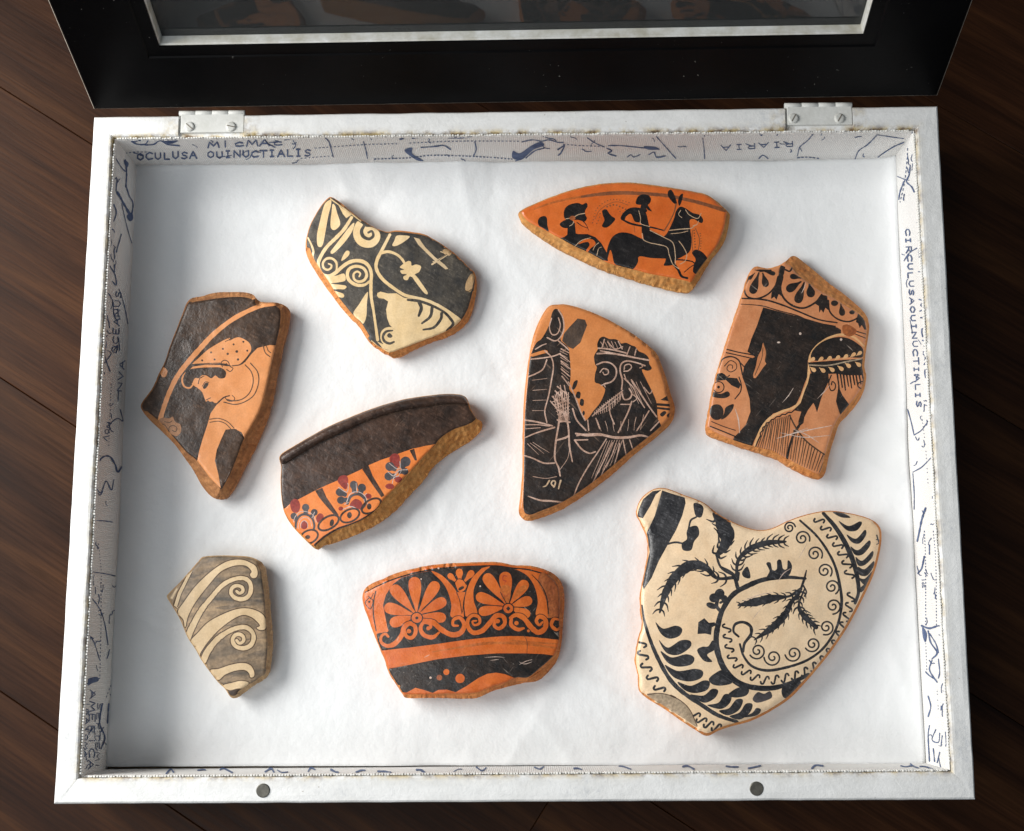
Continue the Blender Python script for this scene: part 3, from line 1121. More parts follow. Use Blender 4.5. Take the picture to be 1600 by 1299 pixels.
# ------------------------------------------------------------------ 1: cream sherd with charcoal ground and spirals
sherd('scroll_potsherd', 'cream potsherd with charcoal ground, coiled scrolls and a notched upper edge',
      (460, 290), 4.640625,
      "270,85 330,120 400,180 480,240 560,295 660,335 740,325 830,335 930,350 1010,390 1090,440 1180,510 1260,590 1310,640 1322,720 1312,820 1288,920 1255,990 1195,1052 1100,1100 1000,1132 880,1182 790,1228 725,1250 675,1225 620,1197 555,1150 505,1080 465,1020 395,950 325,870 275,800 222,730 162,640 112,560 86,490 82,420 93,360 113,290 148,220 198,140 240,95",
      "270,95 320,133 400,192 480,252 570,306 660,347 740,350 830,360 920,372 1000,400 1080,450 1170,520 1250,592 1292,642 1305,668 1297,740 1280,820 1255,900 1215,968 1150,1028 1050,1080 930,1125 800,1175 700,1208 640,1178 572,1133 525,1058 485,998 425,938 358,858 305,788 255,708 195,618 145,538 120,480 100,420 105,360 125,290 160,220 210,145",
      [
          ('cream_border', 'slip_cream', J(L([10, 14, 16, 10], "98,380 122,428 138,478 132,522 165,588"), L(9, "262,98 330,146 400,196 480,258"),
                                          L([10, 16, 16, 12], "560,1128 610,1172 700,1205 800,1172 930,1122 1050,1078 1150,1026"))),
          ('long_petal', 'slip_cream', C("225,128 262,105 266,140 246,220 226,330 206,428 183,447 165,425 165,350 185,260 205,180")),
          ('long_petal', 'slip_cream', C("277,135 296,150 310,200 331,265 326,295 292,323 266,310 262,260 270,190")),
          ('small_petal', 'slip_cream', P("315,135 345,165 400,198 412,214 376,237 352,208")),
          ('scroll_stem', 'slip_cream', J(L([22, 26, 24, 24, 24, 26, 24, 22, 18, 20], "415,232 360,318 300,382 240,440 200,498 174,560 180,612 212,650 255,655 300,632 345,592 395,558 450,545 505,556 543,592 558,645 555,705 556,800 573,905 588,1010 603,1120"))),
          ('coiled_spiral', 'slip_cream', J(L([10, 17, 18, 16, 12], "288,640 306,606 303,558 272,530 232,532 207,562 212,596 238,612 264,600 268,578 248,568"))),
          ('coiled_spiral', 'slip_cream', J(L([16, 24, 24, 22, 20, 16, 12], "552,690 505,722 445,720 396,686 384,640 402,602 450,586 502,602 524,645 508,684 468,698 434,680 430,642 456,624 478,640 470,660"))),
          ('tapered_leaf', 'slip_cream', C("434,272 424,322 380,392 320,460 276,496 262,481 300,430 360,350 408,290")),
          ('small_drop', 'slip_cream', C("376,475 398,478 396,504 366,534 340,546 352,510")),
          ('large_curl', 'slip_cream', C("455,262 428,320 430,375 460,425 510,450 570,446 612,407 623,360 602,322 560,302 520,300 482,272")),
          ('curl_line', 'black_char', L([20, 26, 22, 16], "508,288 487,330 500,370 540,388 572,366 562,332 536,342")),
          ('vine', 'slip_cream', J(L([20, 24, 24, 22, 22, 24, 26], "692,358 660,420 628,482 600,540 592,590 610,640 650,690 720,745 800,795 880,815 960,835 1040,870 1120,920 1195,975"),
                                   L([22, 18, 18], "622,492 680,480 740,500 780,535 805,575"))),
          ('flower_bud', 'slip_cream', J(C("795,565 825,548 846,555 850,582 882,573 918,588 904,627 878,642 860,665 836,660 820,686 795,682 790,662 815,645 780,640 768,618 795,610 764,595 776,580"),
                                         C("850,655 878,652 930,720 968,780 950,787 905,735"))),
          ('top_leaf', 'slip_cream', C("740,366 785,362 836,370 800,405 740,438 710,435 725,400")),
          ('stick', 'slip_sand', J(P("865,377 905,387 950,450 1020,520 1090,575 1116,605 1096,609 1030,558 960,492 900,432"), L([12, 16, 12, 8], "998,572 1060,532 1130,490"), L(7, "1005,552 1060,560"), L(7, "1060,480 1125,505"))),
          ('bare_patch', 'clay_tan', J(C("1075,470 1105,462 1140,488 1122,508 1085,496"), C("1282,640 1306,658 1297,712 1278,772 1240,756 1246,700"))),
          ('patch_line', 'line_brown', J(L(6, "1238,765 1262,768 1282,755"), L(4, "1040,545 1075,520 1105,500"))),
          ('ray_leaf', 'slip_cream', C("214,668 300,655 360,640 369,688 318,703 265,712 372,727 364,752 318,752 270,757 353,785 356,812 322,810 290,808 346,845 346,874 330,862 280,792 240,718")),
          ('triangle_leaf', 'slip_cream', C("531,772 526,850 521,950 500,1002 480,986 428,932 470,860")),
          ('broad_leaf', 'slip_cream', P("598,800 602,780 625,770 680,784 740,782 795,815 900,828 1000,862 1100,918 1180,968 1200,1000 1140,1050 1000,1105 860,1155 720,1207 640,1180 600,1132 640,1150 700,1140 725,1090 722,1042 690,1010 672,960 665,900 680,842 650,822 612,816")),
          ('finger_line', 'black_char', J(L([16, 22, 18, 18, 22, 20], "822,830 900,838 990,868 1080,915 1130,965 1150,1005 1108,1052"), L([26, 26, 18], "905,846 920,890 902,945"), L([22, 22, 14], "1000,878 985,950 925,1000"), L([22, 20, 14], "1068,928 1060,972 1010,1030 935,1046"))),
          ('ring_patch', 'slip_cream', D(690, 1096, 68)),
          ('ring_line', 'black_char', J(L([10, 20, 18, 20, 14], "712,1052 665,1060 642,1095 654,1130 690,1146 722,1134"), C("672,1085 690,1070 712,1092 700,1105 680,1102"))),
      ], 'black_char', 'clay_orange', h=.0105, bend=(20, .0035), seed=1)

# ------------------------------------------------------------------ 2: orange sherd with riders
sherd('rider_potsherd', 'bright orange leaf shaped potsherd with a black rider on a donkey',
      (790, 270), 4.2105,
      "83,272 108,245 200,200 300,160 420,118 540,88 680,68 820,66 940,78 1080,98 1200,118 1300,138 1362,168 1422,218 1468,265 1474,300 1456,400 1426,480 1356,570 1288,680 1226,772 1160,788 1060,768 900,724 740,674 600,624 450,554 320,484 200,404 128,347 93,302",
      "115,262 200,217 310,172 430,132 550,102 680,84 820,82 940,94 1080,114 1200,132 1300,152 1370,190 1438,248 1450,280 1432,380 1390,480 1330,560 1270,640 1222,718 1190,712 1100,692 960,667 820,632 700,602 640,577 560,532 450,482 360,432 280,390 200,350 140,312",
      [
          ('brown_band', 'band_brown', L([16, 24, 24, 22, 22, 24], "490,160 620,142 760,133 900,138 1050,150 1180,175 1300,205 1440,248")),
          ('faded_band', 'rust_band', L([10, 14, 14], "190,240 300,200 400,176 490,160")),
          ('leaf', 'black_gloss', J(C("212,320 225,295 255,285 272,300 275,345 283,387 250,367 220,350"))),
          ('striding_figure', 'black_gloss', J(C("384,290 385,250 405,220 440,204 480,200 505,210 530,198 540,220 522,255 528,285 536,300 520,322 480,312 440,312 400,312"),
                                              C("356,342 374,320 410,308 440,315 452,340 420,363 380,363"),
                                              P("408,335 456,330 462,400 480,404 540,404 590,424 630,464 668,530 674,582 640,577 560,535 450,486 352,432 385,424 406,408"),
                                              L([8, 5, 4], "498,308 528,340 546,378"), L([6, 4], "470,328 502,350 542,366"))),
          ('figure_arm_gap', 'slip_red', J(C("478,470 520,440 560,436 585,450 590,474 560,498 538,524 530,512 552,478 545,458 520,458"))),
          ('figure_line', 'incised_cream', J(L(5, "396,304 440,296 480,276 520,268"), L(4, "456,484 500,446 560,428"), L(4, "575,510 590,480 612,462"), L(4, "600,545 612,500 630,490"), L(4, "420,352 440,340 448,322"))),
          ('head_band', 'rust', C("418,300 434,285 455,288 458,306 436,314")),
          ('heart_leaf', 'black_gloss', C("636,250 662,241 682,268 700,288 722,305 696,340 662,362 634,352 650,312 640,282")),
          ('dotted_arc', 'band_brown', J(L(4, "588,305 616,252 675,208 740,192 806,214"), dots("572,330 600,240 660,190 720,176 812,196", 17, 4), dots("668,224 720,212 790,242", 7, 6), dots("600,335 616,300 622,270", 4, 4), dots("740,240 760,262 790,270", 4, 4))),
          ('rider', 'black_gloss', J(C("858,205 868,162 900,143 940,150 957,176 942,208 900,212"), P("896,190 942,180 936,214 964,256 938,248 918,226 908,244 886,236"),
                                    C("756,300 782,256 828,230 890,234 922,262 936,310 948,370 952,396 900,402 890,335 850,322 824,272 792,290 782,312"),
                                    L([12, 14, 12, 9], "764,306 820,334 890,350 960,360 1040,380"), L([30, 24], "905,230 920,250"))),
          ('horse', 'black_gloss', J(C("664,552 672,490 700,427 750,395 820,400 900,436 980,458 1050,412 1086,352 1108,300 1122,252 1150,224 1190,238 1230,264 1280,280 1300,312 1290,332 1265,322 1240,306 1212,314 1215,370 1223,440 1216,510 1182,542 1120,570 1050,566 960,562 880,552 870,592 832,637 762,617 716,597 700,532 688,510 672,562"),
                                    C("1068,152 1070,122 1090,113 1112,150 1128,208 1100,196"), C("1134,192 1144,152 1167,138 1162,176 1145,218"),
                                    P("900,386 950,376 1040,420 1094,452 1112,492 1112,606 1078,596 1064,500 990,482 910,452"),
                                    L([20, 16, 16, 14], "1105,600 1136,640 1158,682 1195,694"), C("1058,562 1086,560 1104,604 1042,612 1050,586"),
                                    C("1226,526 1258,506 1302,530 1328,570 1312,602 1282,632 1262,667 1233,652 1240,602 1250,570"), L([10, 8], "1110,572 1180,576 1230,586 1246,602"), L(6, "1175,655 1215,622 1245,604"))),
          ('reins', 'band_brown', J(L([9, 8, 10], "1042,384 1074,332 1108,262 1122,206"), L(5, "1228,380 1226,450 1232,522"), L(6, "1250,368 1276,440 1268,512"), dots("1240,380 1244,440 1248,490", 7, 5), dots("1280,400 1286,450 1282,500", 7, 4), L(3, "846,350 850,392"))),
          ('incised_line', 'incised_cream', J(L(5, "898,400 906,440 950,462 990,470 1060,490 1076,540 1100,602 1140,632"), L(5, "950,380 1040,425 1100,462 1116,540 1116,602"),
                                             L(6, "1078,380 1150,372 1220,366 1246,344"), L(4, "1088,402 1150,396 1200,384"), L(4, "1152,248 1138,275 1160,297"), L(5, "1184,245 1208,277 1262,302 1286,268"),
                                             L(5, "1140,450 1170,490 1192,540 1180,582 1148,602"), L(4, "876,250 888,300 890,336 950,356"), L(4, "1270,318 1258,342 1232,350"))),
      ], 'slip_red', 'clay_ochre', h=.0105, bend=(95, .003), slope=.85, seed=2)

# ------------------------------------------------------------------ 3: dark brown sherd with woman in profile
sherd('woman_potsherd', 'dark brown and peach potsherd with a bowed woman in a dotted cap',
      (200, 440), 3.607,
      "345,103 420,83 500,63 630,60 700,73 745,113 840,121 900,148 910,190 900,260 880,340 856,450 836,560 806,700 766,830 706,960 656,1050 606,1150 564,1212 520,1228 470,1213 418,1153 368,1063 318,993 258,913 188,843 116,773 72,712 88,670 138,600 178,510 208,450 238,360 278,260 308,180",
      "356,122 430,107 520,93 640,87 700,103 735,138 800,132 850,150 860,190 852,270 832,360 812,450 792,540 767,650 737,740 687,830 652,890 622,970 587,1060 557,1120 525,1172 508,1152 460,1102 390,1012 330,962 260,882 180,792 110,732 92,692 152,612 192,522 217,450 252,350 292,250 327,170",
      [
          ('arc_band', 'slip_peach', J(L([26, 26, 28, 30, 26, 24, 20], "182,775 205,700 235,620 275,540 330,465 400,385 480,300 580,220 680,165 760,135 848,126"), C("180,497 205,485 222,506 212,536 190,536"))),
          ('flower', 'clay_pink', C("175,790 192,768 232,772 252,762 266,792 294,806 299,845 274,872 240,858 206,836")),
          ('flower_line', 'line_brown', J(L(4, "205,790 235,795 248,785"), L(5, "232,850 232,822 256,812 276,826 268,846 250,840"), L(4, "180,800 210,812 232,850"))),
          ('woman', 'slip_peach', P("355,575 345,500 365,480 440,470 520,472 560,478 610,475 660,455 695,410 730,375 800,358 840,360 815,450 795,540 770,650 740,740 690,830 658,888 640,850 600,830 550,835 520,900 495,990 510,1090 522,1165 460,1105 388,1018 400,960 420,890 450,800 465,745 490,705 503,688 488,684 476,676 462,678 450,670 438,680 428,655 414,622 385,597")),
          ('cap', 'slip_peach', J(C("362,467 400,430 450,385 520,342 552,326 575,318 572,334 600,320 632,316 682,345 694,386 670,425 630,465 590,476 540,462 480,466 410,466"))),
          ('cap_dot', 'black_brown', J(D(468, 400, 6), D(418, 445, 6), D(488, 440, 6), D(535, 380, 6), D(562, 408, 7), D(595, 355, 6), D(613, 395, 8), D(650, 340, 6), D(672, 390, 6), D(620, 440, 7), L(4, "548,338 572,328 566,322"))),
          ('curl_outline', 'slip_peach', L([8, 10, 10, 8], "352,502 316,525 305,558 318,592 348,600 366,582")),
          ('hair', 'black_brown', C("320,522 340,498 400,487 470,484 522,486 552,510 546,542 515,546 492,530 470,546 440,530 416,530 400,546 376,546 360,576 335,586 316,570 313,540")),
          ('profile_line', 'black_brown', J(L(5, "362,468 430,463 520,460"), L(6, "588,476 640,466 670,430 696,395 735,366"), L(5, "532,482 526,456 545,444 566,454 574,478 592,490 576,508 556,496"), L(4, "545,470 556,462 562,474"),
                                            L(5, "396,576 404,548 428,533"), C("422,598 436,572 454,574 446,594 432,606"), L(4, "418,592 436,566 456,570"), L([5, 4], "440,668 466,656"), L([9, 8, 6], "500,690 540,654 572,644"), L(5, "545,650 562,672 592,674 602,658 588,643"), L(4, "384,596 414,622 428,655 438,680"), L(4, "462,745 490,705 503,688"))),
          ('necklace', 'line_brown', J(L(6, "660,470 694,508 706,560 690,620 650,660 600,673 560,666"), L(6, "690,460 730,510 736,570 710,640 655,680 600,693 540,680"))),
          ('sleeve_line', 'line_brown', J(L(5, "458,777 510,772 560,790 597,826"), L(5, "462,794 510,788 550,802 580,832"), L(6, "762,362 774,402 800,424"), L(5, "780,360 790,390 806,402"))),
          ('dark_panel', 'black_brown', P("550,838 610,832 652,882 640,920 600,1020 570,1080 530,1168 515,1110 490,1010 500,950 530,880")),
      ], 'black_brown', 'clay_brown', h=.0125, bend=(15, .0035), seed=3, slope=1.0)

# ------------------------------------------------------------------ 4: orange sherd with bearded man and horse
S4_black = catmull("165,272 200,240 238,170 255,102 275,80 305,100 321,150 316,210 302,250 342,290 350,330 356,400 356,460 350,520 380,560 402,620 432,690 456,676 480,642 520,592 545,532 540,512 515,492 490,482 490,440 500,402 490,382 485,342 496,318 506,300 502,276 514,244 534,232 552,238 572,246 600,246 622,256 634,270 660,266 690,280 712,288 730,312 762,326 784,348 788,380 802,408 778,420 748,414 772,470 802,530 828,596 835,680 852,732 800,786 700,862 600,946 490,1030 390,1100 290,1160 180,1196 125,1208 98,1172 100,1000 103,800 107,650 120,500 135,350", True)
sherd('bearded_man_potsherd', 'orange potsherd tapering to a point, black bearded man facing a horse',
      (790, 460), 3.51,
      "235,68 290,56 340,58 430,83 540,128 650,188 740,248 822,318 853,380 884,470 910,560 928,620 920,682 884,734 802,804 702,884 602,974 502,1054 402,1124 302,1184 200,1224 130,1242 92,1228 72,1192 82,1090 92,950 92,800 97,650 107,500 127,350 152,230 188,138",
      "246,82 300,70 340,73 430,98 540,144 650,204 740,264 806,332 836,387 865,477 888,566 902,620 895,672 860,716 786,780 686,858 586,943 486,1024 388,1094 290,1150 190,1190 132,1212 106,1203 92,1180 97,1090 104,950 103,800 108,650 118,500 139,350 165,237 202,147",
      [
          ('horse_and_man', 'black_worn', [S4_black]),
          ('horse_ear', 'ear_brown', P("395,133 436,140 447,170 410,266 370,300 345,290 310,256 320,215 350,180")),
          ('mane_tuft', 'black_worn', J(C("363,522 375,480 396,473 386,510 372,524"), C("384,562 394,534 411,540 406,572"), C("407,606 412,574 429,580 426,612"), D(428, 652, 7, 13), P("848,580 892,553 897,586"), L([13, 15], "832,604 908,610"), L([12, 14], "832,624 908,632"), C("846,658 870,640 882,650 860,672"), C("884,662 908,652 902,692"))),
          ('orange_gap', 'slip_orange', J(C("140,330 180,315 218,306 232,318 190,330 145,342"))),
          ('horse_incision', 'incised', J(L(7, "290,86 314,130 319,190 300,236 270,256 228,238"), L(6, "252,132 240,180 254,220 284,216 300,172 290,130"), L(6, "163,302 200,280 222,272"), L(7, "290,256 330,290 346,306"), L(7, "140,356 200,350 260,340 300,325"),
                                       L(7, "215,310 250,345 262,400 250,480 235,560 215,640 226,702"), L(7, "226,360 205,410 165,436 126,452"),
                                       L([7, 4], "305,300 348,322"), L([7, 4], "300,330 354,372"), L([7, 4], "305,370 358,412"), L([7, 4], "305,410 354,452"), L([7, 4], "310,450 348,502"), L([7, 4], "284,506 340,552"), L([7, 4], "272,530 332,586"), L([7, 4], "256,560 316,624"), L([7, 4], "246,586 300,650"),
                                       L([6, 3], "300,500 310,560 330,600"), L([6, 3], "322,500 334,560 350,600"),
                                       L([14, 9, 10, 9, 8], "300,640 290,720 275,810 270,900 290,950 299,996"), L([13, 9, 10, 6], "330,650 345,740 350,830 366,918"), L(10, "280,800 320,790 346,778"), L(8, "284,690 352,702"), L(7, "310,640 330,690 300,700"),
                                       L([8, 10, 8], "105,690 170,700 256,722"), L([6, 9], "108,786 170,760 268,730"), L(5, "110,716 180,716 240,724"), L(4, "112,738 190,732"),
                                       L(8, "100,884 150,900 210,926 268,926"), L([4, 8, 7], "345,480 380,560 410,640 436,692"), L(8, "368,628 390,690 440,746"), L(7, "450,690 456,746"), L([6, 10, 8], "124,1108 190,1130 250,1134 318,1142"))),
          ('chest_hatching', 'incised', J(hatch("262,560 300,530 345,540", "296,690 320,700 348,690", 9, 5), hatch("256,590 270,620 290,680", "350,560 352,600 350,650", 6, 4))),
          ('head_incision', 'incised', J(L(9, "502,326 570,324 650,336 720,350 786,362"), L(6, "542,248 528,296"), L(8, "508,296 560,300 620,312 660,322"), L(6, "560,262 600,300 642,288"), L(6, "618,258 640,300"), L(6, "682,288 665,332"), L(6, "716,300 708,334"), L(6, "520,310 640,332"),
                                      L(8, "500,386 540,372 580,380 606,410 604,450 580,480 540,492"), L(6, "518,428 536,408 562,416 562,436 542,442 534,428"), L(8, "636,522 640,470 628,420 635,382 665,366 720,376 764,392"), L(6, "650,412 655,390 680,384 691,400 672,420 648,422"), L(6, "650,440 662,472"), L(8, "638,540 650,576 680,572 692,545 678,518"), L(6, "524,500 540,496 546,508"), L(6, "740,380 752,396 736,404"))),
          ('beard_hatching', 'incised', J(hatch("486,646 540,600 600,556 640,530", "484,664 530,652 574,634 630,580", 15, 4.5), L(4, "486,656 550,622 620,566"))),
          ('robe_incision', 'incised', J(L(6, "476,668 540,610 600,562 642,528"), L(7, "568,618 575,660 596,712"), L(8, "692,588 670,650 618,758"), L(6, "632,604 682,604"), L(6, "650,462 700,512 722,562 762,622"), L(8, "690,470 730,530 790,620 828,672"), L(7, "786,640 750,700 720,748"), L(6, "758,510 790,546 802,530"), L(6, "495,680 516,738"), L(7, "842,698 795,748"), L(5, "690,545 720,570 700,590"),
                                      L([10, 17, 13, 15, 12, 8], "385,764 440,772 520,770 600,786 680,784 740,774 796,788"), L(7, "390,776 440,768 480,776"), L(8, "378,800 418,850 460,872 492,864"), L(7, "382,800 450,798"),
                                      L(7, "552,794 510,860 450,950 400,1040 368,1124"), L(6, "586,814 550,890 500,990 464,1062"), L(6, "606,818 580,890 540,960 522,1002"), L(6, "626,818 610,890 590,952"), L(6, "644,798 662,888"), L(6, "680,798 698,852"))),
          ('fine_scratch', 'incised', J(hatch("298,310 304,380 308,450", "338,330 346,410 346,490", 9, 3.2), hatch("556,806 600,800 640,804", "470,1010 540,960 598,930", 7, 3), hatch("500,690 620,700 760,660", "522,750 630,752 742,742", 7, 3.2),
                                        hatch("146,470 150,560 146,640", "228,460 226,560 212,640", 4, 2.6), hatch("120,820 150,812", "180,880 240,868", 3, 2.8), hatch("668,470 700,480 740,480", "730,600 770,610 800,600", 4, 3), hatch("520,262 560,256 600,262", "540,290 580,296 616,302", 5, 3.4), L(3, "300,960 340,900 352,840"), L(3, "150,1000 220,1010 280,1000"))),
          ('numeral_marks', 'incised_cream', J(L([5, 8, 9], "206,1056 222,1050 240,1022"), L(8, "262,1052 250,1040 258,1024 272,1026 272,1042 264,1058"), L([10, 8], "302,1022 290,1066"))),
      ], 'slip_orange', 'clay_orange', h=.012, bend=(60, .0045), seed=4, rough=(.8, .35), slope=1.2)

# ------------------------------------------------------------------ 5: salmon sherd with column and long-haired figure
S5_leaves = J(*[drop(x - 16, y + 12, x + 8, y - 6, 10, .1) for x, y in ((662, 606), (708, 604), (754, 600), (800, 596), (844, 590), (886, 580), (920, 572))]
              + [drop(x - 14, y - 12, x + 10, y + 6, 11, .1) for x, y in ((664, 656), (716, 660), (766, 656), (816, 650), (856, 634), (912, 628))])
S5_fringe = J(*[L([10, 7], [(800 + 17 * i, 676), (806 + 17 * i + 6, 716 + [48, 40, 55, 34, 44, 26, 34, 22, 14][i])]) for i in range(9)])
sherd('long_haired_figure_potsherd', 'salmon orange potsherd with a tongue frieze, column and long haired figure',
      (1080, 390), 3.51,
      "333,108 360,93 420,103 480,88 520,63 550,38 580,43 640,88 700,138 760,188 830,238 900,298 952,350 974,400 974,460 959,560 950,640 960,700 944,782 904,854 854,914 815,954 785,1034 755,1134 735,1224 702,1260 640,1245 560,1205 480,1155 400,1125 300,1095 200,1060 130,1035 82,1003 87,930 107,820 137,680 177,550 217,430 257,310 287,220 308,150",
      "345,115 420,117 480,107 512,84 545,90 574,130 624,170 692,218 742,248 802,280 860,318 910,348 948,388 958,450 946,545 934,640 944,700 926,768 876,838 826,898 792,950 762,1030 732,1130 712,1210 690,1230 600,1186 520,1146 450,1106 400,1094 300,1068 200,1034 130,1004 98,978 103,930 123,820 152,680 192,550 232,430 270,310 302,220 322,150",
      [
          ('tongue_outline', 'black_slip', J(L([9, 10, 9], "318,150 292,212 308,258 360,270 420,246 460,202 476,150"), L([10, 12, 10], "502,150 490,216 510,270 560,310 620,321 682,290 716,248"), L(9, "752,280 760,340 800,380 860,396 912,376 934,350"))),
          ('tongue_drop', 'black_slip', J(drop(372, 126, 340, 222, 23), drop(392, 128, 408, 188, 19), drop(398, 120, 450, 132, 12), drop(350, 128, 322, 158, 9),
                                         drop(604, 158, 556, 148, 15), drop(604, 176, 542, 214, 23), drop(620, 180, 588, 272, 24), drop(648, 186, 656, 240, 24), D(786, 295, 20, 16), drop(820, 298, 828, 348, 17), D(882, 345, 15, 12), P("345,112 440,110 442,120 380,124"))),
          ('dart', 'black_slip', J(P("490,85 516,95 510,130 496,170 491,210 502,262 480,245 468,276 455,260 438,272 440,240 460,200 475,160"), P("715,248 746,255 751,300 758,338 736,320 725,348 712,330 702,348 700,310 680,298"), P("915,350 946,370 962,440 950,440 935,415 924,432 915,405 903,398"), L(10, "514,110 540,120 556,98"))),
          ('border_line', 'black_slip', J(L([8, 10, 9, 8], "272,268 400,276 500,305 600,345 700,385 800,402"), L([4, 6, 6, 7], "272,300 340,304 400,312 480,336 580,362 660,396 790,422"), L(6, "860,436 965,466"), L(5, "870,452 960,488"))),
          ('black_ground', 'black_slip', P("395,318 480,340 580,365 700,400 800,428 822,440 822,462 760,480 700,520 660,560 640,610 640,690 620,740 600,800 575,850 520,880 450,900 400,950 370,1000 345,1050 330,1090 228,1056 235,1030 265,1000 300,960 325,890 320,820 300,750 280,700 290,640 318,600 350,590 308,560 330,490 360,420 380,360")),
          ('finial', 'slip_salmon', C("395,512 409,562 404,612 412,626 396,646 352,706 340,690 355,640 365,590 385,550")),
          ('finial_line', 'line_brown', J(L(4, "394,540 386,600 350,690"), L(5, "398,516 412,562 408,610"))),
          ('hair_outline', 'slip_lightorange', L([10, 13, 13, 14, 13, 14, 12], "948,530 890,480 820,467 750,488 690,530 655,580 646,650 640,720 618,780 598,832 560,868 500,888 440,920 400,960 372,1010 345,1085")),
          ('scalloped_edge', 'black_slip', L(7, "350,1092 366,1050 380,1022 378,1008 392,992 392,978 408,966 412,952 430,948 440,934 456,930 468,918 486,916 500,904 516,906 532,894 550,894 564,882 584,876")),
          ('hair', 'black_slip', J(C("656,594 670,550 720,506 790,482 860,487 920,522 944,552 936,592 850,592 750,602 690,612"), P("640,620 940,598 946,650 940,690 850,690 800,682 660,684"),
                                   P("652,680 752,680 756,720 732,770 712,820 690,894 680,862 670,842 640,882 620,922 616,952 588,975 588,940 604,890 560,882 600,842 620,782 640,732"),
                                   P("808,752 830,800 866,850 842,882 820,906 805,872 794,832"), L([16, 12, 14], "590,968 560,1020 540,1080 525,1152"), S5_fringe)),
          ('wreath_leaf', 'slip_lightorange', S5_leaves),
          ('wreath_stem', 'tan_patch', L(7, "648,634 750,636 850,616 934,600")),
          ('ear_line', 'black_slip', J(L(7, "768,690 755,730 765,772 786,768 791,740 774,724 770,742"), L(7, "918,732 942,724 936,762 914,750 918,732"), L(4, "800,690 808,730 804,800"))),
          ('pleat', 'line_brown', J(hatch("404,970 450,938 545,908", "362,1088 420,1098 522,1140", 14, 6), hatch("562,990 640,1062 742,1136", "542,1150 620,1192 704,1222", 13, 6), L([8, 9, 8], "540,910 570,970 620,1040 680,1090 742,1132"))),
          ('column_line', 'black_slip', J(L(7, "196,548 260,564 320,575 362,584"), L(6, "192,566 300,590 352,602"), L(8, "150,650 172,602 220,588 262,610 276,660 284,692 312,708"), L(5, "182,640 214,610 246,626 246,656 216,672 196,656 206,634 226,636 226,652"), L(6, "262,612 300,660 282,690"), L(7, "262,700 274,740 270,780 240,820"), L(7, "104,970 170,996 252,1030"), L(5, "112,944 180,972 242,992"), L(6, "180,685 196,700 210,690"))),
          ('column_scroll', 'black_slip', J(P("138,684 170,676 200,702 252,706 272,742 262,764 222,746 190,716 136,722"), C("122,782 160,792 200,778 212,800 180,816 118,808"), D(140, 892, 38, 45), C("190,866 232,848 226,880 192,920 164,932 180,900"))),
          ('column_eye', 'slip_salmon', D(150, 755, 30)),
          ('column_eye_line', 'black_slip', J(ring(150, 755, 30, 30, 0, 6), D(150, 755, 8))),
          ('rubbed_patch', 'rust', C("830,420 860,412 905,440 900,462 870,478 835,462")),
          ('scratch', 'scratch_white', J(L([2, 6, 3], "470,1036 600,1000 770,966"), L([2, 5, 2], "490,1006 620,1030 760,1020"), L([2, 5, 2], "560,985 640,1020 700,1060"), L([2, 4, 2], "500,1030 580,1000 640,980"), L([2, 7, 3], "240,872 258,930 266,1006"), L([1, 5, 2], "500,840 535,800 560,760"), L([1, 5, 2], "690,820 730,780 760,745"), L([2, 5, 1], "605,240 620,210 628,180"), D(598, 462, 7), D(480, 510, 9, 5), D(822, 494, 7))),
      ], 'slip_salmon', 'clay_orange', h=.0115, bend=(10, .004), seed=5, slope=.9)

